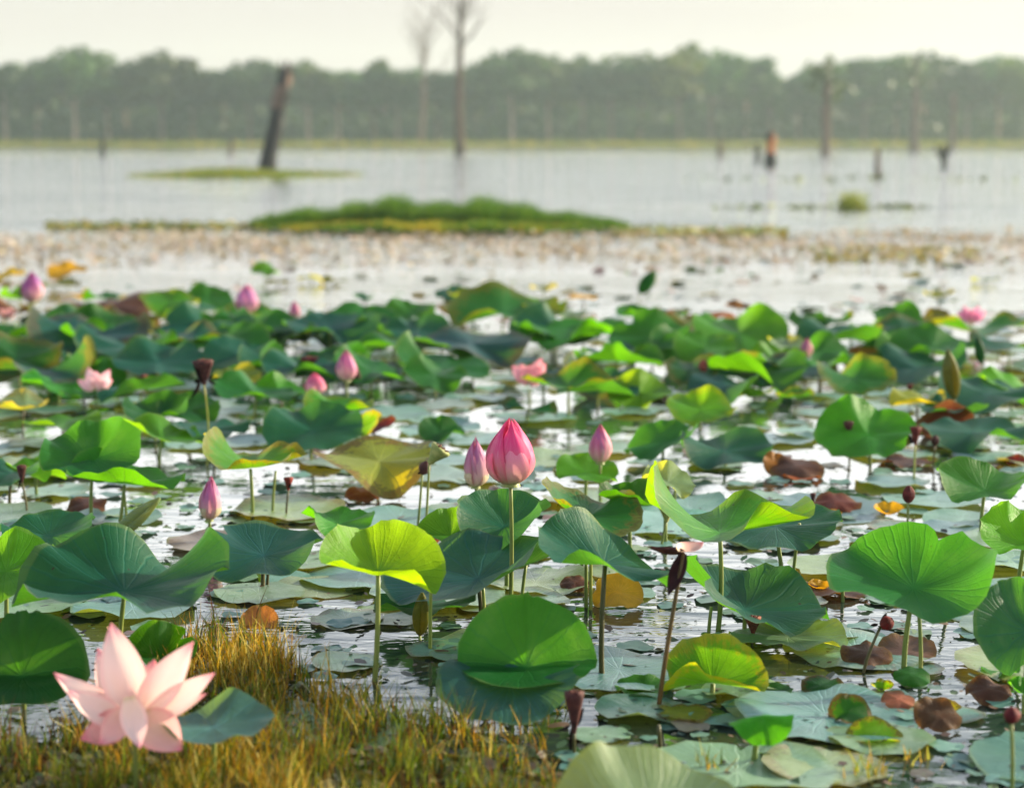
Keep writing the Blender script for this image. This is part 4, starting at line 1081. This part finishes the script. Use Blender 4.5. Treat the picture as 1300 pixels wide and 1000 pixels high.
seed_head(1187, 566, 10, 14, 590, 'small dark bud in front of the dark red crumpled leaf', None, seed=9, shape='ball', rags=0)
seed_head(1118, 795, 18, 18, 852, 'nodding dark red seed head on a hooked stalk', 'nodding red head', foot=1101, seed=10, shape='ball', color=(2.0, .6, .7), bow=.12, rags=2, nod=60)
seed_head(846, 662, 24, 26, 692, 'cream green seed pod under the bird shaped leaf', 'cream green pod', foot=838, seed=11, dry=False, color=(1.4, 1.3, 1.3), stalkcol=STALKLIT)
seed_head(956, 804, 20, 24, 815, 'brown seed pod hanging under the cream cornered leaf', 'brown hanging pod', seed=12, color=(2, 1.7, 1), rags=0, stalkcol=STALKLIT)
seed_head(729, 930, 24, 60, 960, 'blurred dark withered bud right of the sedge', 'blurred withered bud', seed=13, rags=4)
seed_head(1284, 918, 20, 22, 1010, 'blurred dark red head on a pale green stalk in the lower right', 'blurred red head', foot=1278, seed=14, shape='ball', color=(1.6, .6, .7), stalkcol=STALKLIT, rags=2)
seed_head(183, 492, 8, 18, 512, 'small brown bud left of the dark tattered head', None, seed=15, color=(2.2, 1.2, .8), rags=0)
seed_head(438, 478, 18, 20, 505, 'black dried scrap drooping over the mauve bud', None, seed=16, rags=5, nod=70)
seed_head(393, 468, 22, 16, 500, 'purple-brown dried head left of the mauve bud', None, seed=17, color=(1.6, .8, 1), rags=2)
seed_head(893, 472, 12, 16, 500, 'tan bud beyond the lime leaf with yellow patch', None, seed=18, color=(3, 2, 1.6), rags=0, shape='ball')
seed_head(1155, 500, 8, 14, 520, 'tiny brown bud left of the tall rolled leaf', None, seed=19, color=(1.8, 1, .8), rags=0)
seed_head(626, 700, 10, 10, 735, 'tiny dark bud beside the folded teal leaf', None, seed=20, shape='ball', rags=0)
seed_head(1032, 640, 7, 16, 665, 'tiny dark spike right of the drooping teal leaf', None, seed=21, rags=0)

def rolled(px0, py0, px1, py1, w, base_y, label, mark, col, foot=None, dz=0.0, stalk_col=STALKLIT, seed=0):
    """young leaf still rolled from both sides, from its foot end (px0, py0) to its tip"""
    b = ground(foot if foot is not None else px0, base_y); o0 = Vector((b.x, b.y, 0))
    a = at_y(px0, py0, b.y) - o0; t = at_y(px1, py1, b.y + dz) - o0
    s = ppm(a + o0); r = w / s / 4
    root = empty('rolled_leaf', (b.x, b.y, 0))
    d = t - a; sd = d.cross(Vector((0, 1, 0))).normalized()
    for q in (-1, 1):
        mb = MB(); n = 12
        pts = [a + d * i / n + sd * q * r * .8 * sin(pi * (i / n) ** .7) for i in range(n + 1)]
        rows = mb.tube(pts, [max(.0006, r * 1.25 * sin(pi * (.05 + .9 * i / n)) ** .7) for i in range(n + 1)], 9)
        mb.uv = [(.3 + u * .3, v * 6) for u, v in mb.uv]
        link('scroll', mb.mesh('scroll', M_LEAF), root, color=(*col, 0))
    stalk(root, (0, 0, -.12), a, .0045, stalk_col, seed, .02)
    tag(root, label, 'rolled leaf', 'young rolled leaves')
    if mark: LAND.append((mark, px0, py0))
rolled(1212, 506, 1203, 444, 22, 540, 'tall straw-green rolled leaf standing like a spindle on the right', 'tall rolled leaf', OLIVE, seed=1)
rolled(1246, 462, 1241, 428, 13, 490, 'short dark rolled leaf right of the tall rolled leaf', 'short dark roll', DARK, seed=2)
rolled(142, 684, 203, 632, 22, 700, 'pale green rolled leaf slanting behind the largest wavy leaf', 'slanting rolled leaf', PALE, seed=3)
rolled(533, 806, 536, 752, 22, 812, 'stubby olive rolled leaf under the wide blue-green leaf', 'stubby rolled leaf', OLIVE, seed=4)
rolled(812, 372, 832, 344, 18, 398, 'dark green half rolled blade standing alone before the bright water', 'lone dark blade', GREEN, seed=5)
rolled(574, 688, 580, 664, 16, 700, 'small cream-green rolled leaf in front of the bright mid leaf', 'cream-green roll', YG, seed=6)
rolled(768, 666, 760, 640, 12, 690, 'tiny curled sprout inside the raised arm leaf', None, YG, seed=7)

# withered leaf on a long reddish stem, right of the focus
def withered():
    b = ground(830, 896); root = empty('withered_leaf', (b.x, b.y, 0)); o0 = Vector((b.x, b.y, 0))
    hd = at_y(868, 702, b.y) - o0
    st = stalk(root, (0, 0, -.1), hd, .0052, (.55, .25, .2), 5, .01)
    m1 = petal_mesh(at_y(868, 702, b.y) - o0, at_y(848, 756, b.y - .02) - o0, .034, (0, -1, 0), .1, .8, 3)
    link('hanging_blade', m1, root, color=(.4, .3, .4)).data.materials[0] = M_DARK
    m2 = petal_mesh(at_y(868, 703, b.y) - o0, at_y(822, 694, b.y + .03) - o0, .035, (0, 0, 1), .1, .8, 4)
    link('hanging_blade', m2, root, color=(1, .8, .6)).data.materials[0] = M_DARK
    m3 = petal_mesh(at_y(862, 700, b.y) - o0, at_y(893, 688, b.y + .05) - o0, .045, (0, -.3, 1), .1, .5, 5)
    link('peach_petal', m3, root, color=(.75, .42, .34))
    tag(root, 'withered dark leaf hanging from a long reddish stem, one peach petal left', 'withered leaf')
    LAND.append(('withered hanging leaf', 850, 760))
withered()
def bare_stalk(px, py, base_y, foot, label, color=STALKLIT, r=.005, seed=0, mark=None):
    b = ground(foot, base_y); o = empty('bare_stalk', (b.x, b.y, 0))
    stalk(o, (0, 0, -.12), at_y(px, py, b.y) - Vector((b.x, b.y, 0)), r, color, seed, .03)
    tag(o, label, 'stalk', 'stalks rising beside the leaves')
for i, (px, py, by, ft, lab, cc) in enumerate([
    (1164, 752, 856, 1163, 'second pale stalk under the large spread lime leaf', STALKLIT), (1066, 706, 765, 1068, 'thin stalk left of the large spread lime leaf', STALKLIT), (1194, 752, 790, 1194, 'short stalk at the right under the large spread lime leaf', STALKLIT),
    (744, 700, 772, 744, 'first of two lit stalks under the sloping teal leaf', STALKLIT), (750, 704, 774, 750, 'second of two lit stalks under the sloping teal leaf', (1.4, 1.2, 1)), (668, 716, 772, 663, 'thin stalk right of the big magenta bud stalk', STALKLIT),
    (613, 742, 790, 615, 'sunlit stalk under the wide blue-green leaf', (1.4, 1.3, 1)), (547, 744, 826, 547, 'sunlit stalk right of the stubby olive rolled leaf', (1.3, 1.25, 1)), (157, 620, 662, 158, 'right stalk of the twin stalks left of the lilac bud', (1.3, 1.2, 1)),  # sunlit look of these stalks is painted as a brighter tint
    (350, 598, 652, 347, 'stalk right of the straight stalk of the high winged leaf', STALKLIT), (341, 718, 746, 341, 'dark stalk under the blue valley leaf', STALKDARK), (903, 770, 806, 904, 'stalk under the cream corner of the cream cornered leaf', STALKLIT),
    (860, 600, 640, 860, 'thin stalk behind the bird shaped leaf', STALKLIT), (1015, 664, 748, 1002, 'curved green stalk in front of the drooping teal leaf', STALKLIT), (236, 920, 950, 830, 'dark stub rising left of the blurred bottom leaf', STALKDARK)]):
    if px == 236: px, ft = 836, 834
    bare_stalk(px, py, by, ft, lab, cc, seed=i)

# ------------------------------------------------------------------ floating pads on the water
PADM = []
for i in range(14):
    me, ext, lo = leaf_mesh([[2] * 8, [1, 4, 8, 4, 1, 2, 3, 2], [2, 2, 3, 8, 10, 4, 2, 2], [4, 10, 3, 2, 2, 3, 6, 3]][i % 4], 4000 + i, 4.5, 3.5, 4 if i % 3 else -6, tear=i % 3, nr=6, nt=30, mat=M_PAD)
    me.name = 'floating_pad'
    PADM.append((me, ext, lo))
PADC = [(0.091, 0.195, 0.152), (0.073, 0.177, 0.146), (0.110, 0.207, 0.146), (0.061, 0.152, 0.128), (0.091, 0.183, 0.104), (0.134, 0.207, 0.085), (0.122, 0.104, 0.073), (0.159, 0.091, 0.073), (0.061, 0.146, 0.055)]
PADN = ['pale teal', 'teal', 'pale grey-green', 'dull teal', 'green', 'yellow-green', 'dull brown', 'mauve-brown', 'fresh green']
R = random.Random(77)
pads = []
tries = 0
while len(pads) < 292 and tries < 90000:
    tries += 1
    y = 3.35 + (12.2 - 3.35) * R.random() ** 1.25
    x = R.uniform(-.30, .30) * y
    px, py = pix(Vector((x, y, 0)))
    if px < 690 and py > 872 - max(0, (300 - px)) * .3 and R.random() < .93: continue     # sedge stands there
    if px < 330 and py > 790: continue
    if 690 < px and py > 985: continue
    r = R.choice((.06, .085, .11, .13, .15, .17)) * R.uniform(.85, 1.15)
    ok = True
    for (a, b, c, *_s) in pads:
        if (a - x) ** 2 + (b - y) ** 2 < (.5 * (r + c)) ** 2: ok = False; break
    if not ok: continue
    ci = R.choices(range(9), (6, 5, 6, 3, 2, 1.4, .2, .15, 1.2))[0]
    pads.append((x, y, r, ci))
def relation(px, py, kind_words, used, cap=16):
    cand = sorted(LAND, key=lambda l: ((l[1] - px) / 1.6) ** 2 + (l[2] - py) ** 2)
    def rel(l):
        dx, dy = px - l[1], py - l[2]
        if abs(dx) > abs(dy) * 1.6: return ('right of the ' if dx > 0 else 'left of the ') + l[0]
        return ('in front of the ' if dy > 0 else 'behind the ') + l[0]
    for l in cand[:5]:
        s = f'{kind_words} {rel(l)}'
        if s not in used: return s
    for i in range(4):
        for j in range(i + 1, 6):
            s = f'{kind_words} {rel(cand[i])}, {rel(cand[j])}'
            if s not in used and len(s.split()) <= cap: return s
    return f'{kind_words} {rel(cand[0])}'
for root, col, ribs, px, py, w in PENDING:
    sh = 'leaf held flat' if max(ribs) < 12 else 'upright leaf' if max(ribs) > 55 else 'drooping leaf' if min(ribs) < -26 else 'leaf tilted open' if min(ribs) < -12 else 'hollow leaf'
    size = 'small ' if w < 60 else 'broad ' if w > 105 else ''
    tag(root, relation(px, py, f'{size}{CNAME[col]} {sh}', LABELS), 'lotus leaf', 'lotus leaves standing above the water')
for i, (x, y, r, ci) in enumerate(pads):
    me, ext, lo = PADM[i % len(PADM)]
    k = r * 2 / ext
    o = link('floating_pad', me, loc=(x, y, .003 - lo * k * .45 + .0006 * (i % 7)), color=(*[c * R.uniform(.85, 1.15) for c in PADC[ci]], R.choice((0, 0, 0, .25, .5))))
    o.scale = (k, k, k * R.uniform(.7, 1.3)); o.rotation_euler = (R.gauss(0, .02), R.gauss(0, .02), R.uniform(0, 6.28))
    px, py = pix(Vector((x, y, 0)))
    sz = 'small' if r < .08 else 'wide' if r > .135 else 'round'
    tag(o, relation(px, py, f'{sz} {PADN[ci]} pad afloat', LABELS), 'floating leaf', 'flat leaf pads afloat on the water')

# young pads too small to tell apart
mb = MB(); R = random.Random(78)
for k in range(1200):
    y = 3.3 + 10.5 * R.random() ** 1.3; x = R.uniform(-.4, .4) * y
    px, py = pix(Vector((x, y, 0)))
    if px < 690 and py > 885: continue
    t = R.uniform(.7, 1.25); c = tuple(i * t for i in R.choices(PADC, (6, 5, 5, 4, 2, 1.2, .6, .6, 1))[0]) + (1,)
    s_ = R.uniform(.018, .05); ph = R.uniform(0, 6.28); z = R.uniform(.003, .009)
    tx, ty = R.gauss(0, .05), R.gauss(0, .05)
    cv = mb.vert((x, y, z), (0, 0), c); ring = []
    for i in range(14):
        a = 2 * pi * i / 14; q = s_ * (1 + .08 * sin(3 * a + ph)) * R.uniform(.94, 1.04)
        ring.append(mb.vert((x + q * cos(a), y + q * sin(a), z + q * (tx * cos(a) + ty * sin(a)) + s_ * .07 * sin(4 * a + ph)), (0, 0), c))
    for i in range(14): mb.f.append((cv, ring[i], ring[(i + 1) % 14]))
o = link('young_pads', mb.mesh('young_pads', M_WEED, True, True)); o['kind'] = 'stuff'; o['label'] = 'tiny young pads scattered between the larger floating pads'
# scraps, rotted bits and duckweed between the pads
mb = MB(); R = random.Random(31)
BITC = [(.02, .018, .012), (.05, .03, .02), (.10, .05, .03), (.05, .11, .03), (.09, .15, .05), (.16, .10, .06), (.05, .1, .08)]
for k in range(8000):
    y = 3.2 + 10 * R.random() ** 1.4; x = R.uniform(-.38, .38) * y
    t = R.uniform(.6, 1.2); c = tuple(i * t for i in R.choice(BITC)) + (1,)
    s = R.choice((.004, .006, .006, .009, .012, .018))
    n = Vector((R.gauss(0, .22), R.gauss(0, .22), 1)).normalized(); u = n.orthogonal().normalized(); w = n.cross(u)
    a = R.uniform(0, 6.28); u, w = u * cos(a) + w * sin(a), w * cos(a) - u * sin(a)
    kk = R.randint(5, 7); el = R.uniform(.35, 1)
    p = Vector((x, y, R.uniform(.003, .012)))
    mb.f.append(tuple(mb.vert(p + u * cos(2 * pi * i / kk) * s * R.uniform(.7, 1.1) + w * sin(2 * pi * i / kk) * s * el * R.uniform(.7, 1.1), (0, 0), c) for i in range(kk)))
o = link('water_debris', mb.mesh('water_debris', M_WEED, False, True)); o['kind'] = 'stuff'; o['label'] = 'dark leaf scraps and duckweed between the floating pads'

# ------------------------------------------------------------------ sedge in the near left corner
mb = MB(); R = random.Random(41)
edge_pts = [(-400, 905), (60, 905), (150, 870), (215, 800), (250, 776), (320, 778), (365, 800), (400, 835), (470, 872), (560, 880), (640, 890), (690, 912), (705, 950), (740, 1060)]
def top_row(px):
    for (a, b), (c, d) in zip(edge_pts, edge_pts[1:]):
        if a <= px <= c: return b + (d - b) * (px - a) / (c - a)
    return 2000
n = 0
while n < 21000:
    y = R.uniform(2.55, 4.75); x = R.uniform(-.42, .06) * y
    px, py = pix(Vector((x, y, 0)))
    tr_ = top_row(px) + R.gauss(0, 9) + 42
    if py < tr_: continue
    cl = sin(x * 21 + 1.7 * sin(y * 9)) * sin(y * 17 + 2 * sin(x * 13))
    if R.random() > .5 + .75 * cl and R.random() < .92: continue
    n += 1
    t = R.uniform(.65, 1.3)
    gold = .55 + .5 * sin(x * 9 + 1.3 * sin(y * 11)) + (.3 if py < 880 else 0)
    if R.random() < gold * .5: c = R.choice(((.34, .20, .012), (.28, .18, .012), (.30, .16, .015), (.46, .38, .12)))
    else: c = R.choice(((.09, .13, .010), (.13, .15, .012), (.05, .09, .008), (.035, .07, .007), (.13, .06, .018), (.06, .03, .014)))
    c = tuple(i * t for i in c) + (1,)
    hh = R.uniform(.03, .085) * (1.3 if cl > 0 else .8) * (1.5 if R.random() < .06 else 1)
    if 215 < px < 360 and py < 872: hh *= 1.3
    blades(mb, R, Vector((x, y, -.01)), hh, R.choice((.0018, .003, .0045, .006)), c, Vector((R.gauss(0, .3), R.gauss(0, .3), 0)), 2)
o = link('sedge_grass', mb.mesh('sedge_grass', M_GRASS, False, True)); o['kind'] = 'stuff'; o['label'] = 'golden green sedge sprouting from the water round the open flower'
mb = MB(); R = random.Random(42)
n = 0
while n < 4200:
    y = R.uniform(2.5, 4.7); x = R.uniform(-.42, .07) * y
    px, py = pix(Vector((x, y, 0)))
    if py < top_row(px) + 44 + R.gauss(0, 10): continue
    n += 1
    t = R.uniform(.5, 1.2); c = R.choice(((.10, .11, .02), (.07, .05, .02), (.16, .13, .03), (.05, .07, .02))); c = tuple(i * t for i in c) + (1,)
    nn = Vector((R.gauss(0, .5), R.gauss(0, .5), 1)).normalized(); u = nn.orthogonal().normalized(); w = nn.cross(u)
    s = R.uniform(.008, .022); p = Vector((x, y, R.uniform(.002, .014)))
    mb.f.append(tuple(mb.vert(p + (u * cos(2 * pi * i / 5) + w * sin(2 * pi * i / 5)) * s * R.uniform(.6, 1.1), (0, 0), c) for i in range(5)))
o = link('moss_litter', mb.mesh('moss_litter', M_WEED, False, True)); o['kind'] = 'stuff'; o['label'] = 'mossy litter at the foot of the golden sedge'
# thin sprouts in the lower right water
for i, (px, py, by, n_, lab) in enumerate([(1110, 935, 985, 26, 'thin green sprouts by the bent lime scrap'), (1165, 925, 965, 12, 'few straight sprouts right of the bent lime scrap'), (690, 870, 905, 20, 'golden sprouts in front of the bent double leaf'), (470, 850, 885, 16, 'thin sprouts at the foot of the lime funnel leaf'), (895, 935, 975, 24, 'golden green sprouts left of the upright low leaf')]):
    grass_tuft(lab, px, by, py, 60, n_, ((.12, .17, .02), (.2, .2, .04), (.3, .2, .04)), 60 + i)

# ------------------------------------------------------------------ haze over the far water and forest
HZ = 26.0
mb = MB()
for z in (-1.5, HZ):
    for x, y in ((-440, -60), (440, -60), (440, 540), (-440, 540)): mb.vert((x, y, z))
mb.f = [(3, 2, 1, 0), (4, 5, 6, 7), (0, 1, 5, 4), (1, 2, 6, 5), (2, 3, 7, 6), (3, 0, 4, 7)]
m, nt, out = new_mat('haze air')
pv = nt.nodes.new('ShaderNodeVolumePrincipled')
pv.inputs['Color'].default_value = (.78, .95, .93, 1)
pv.inputs['Density'].default_value = 0.00052
pv.inputs['Anisotropy'].default_value = 0.3
nt.links.new(pv.outputs[0], out.inputs['Volume'])
o = link('haze', mb.mesh('haze', m, smooth=False)); o['kind'] = 'stuff'; o['label'] = 'thin morning haze over the water and forest'
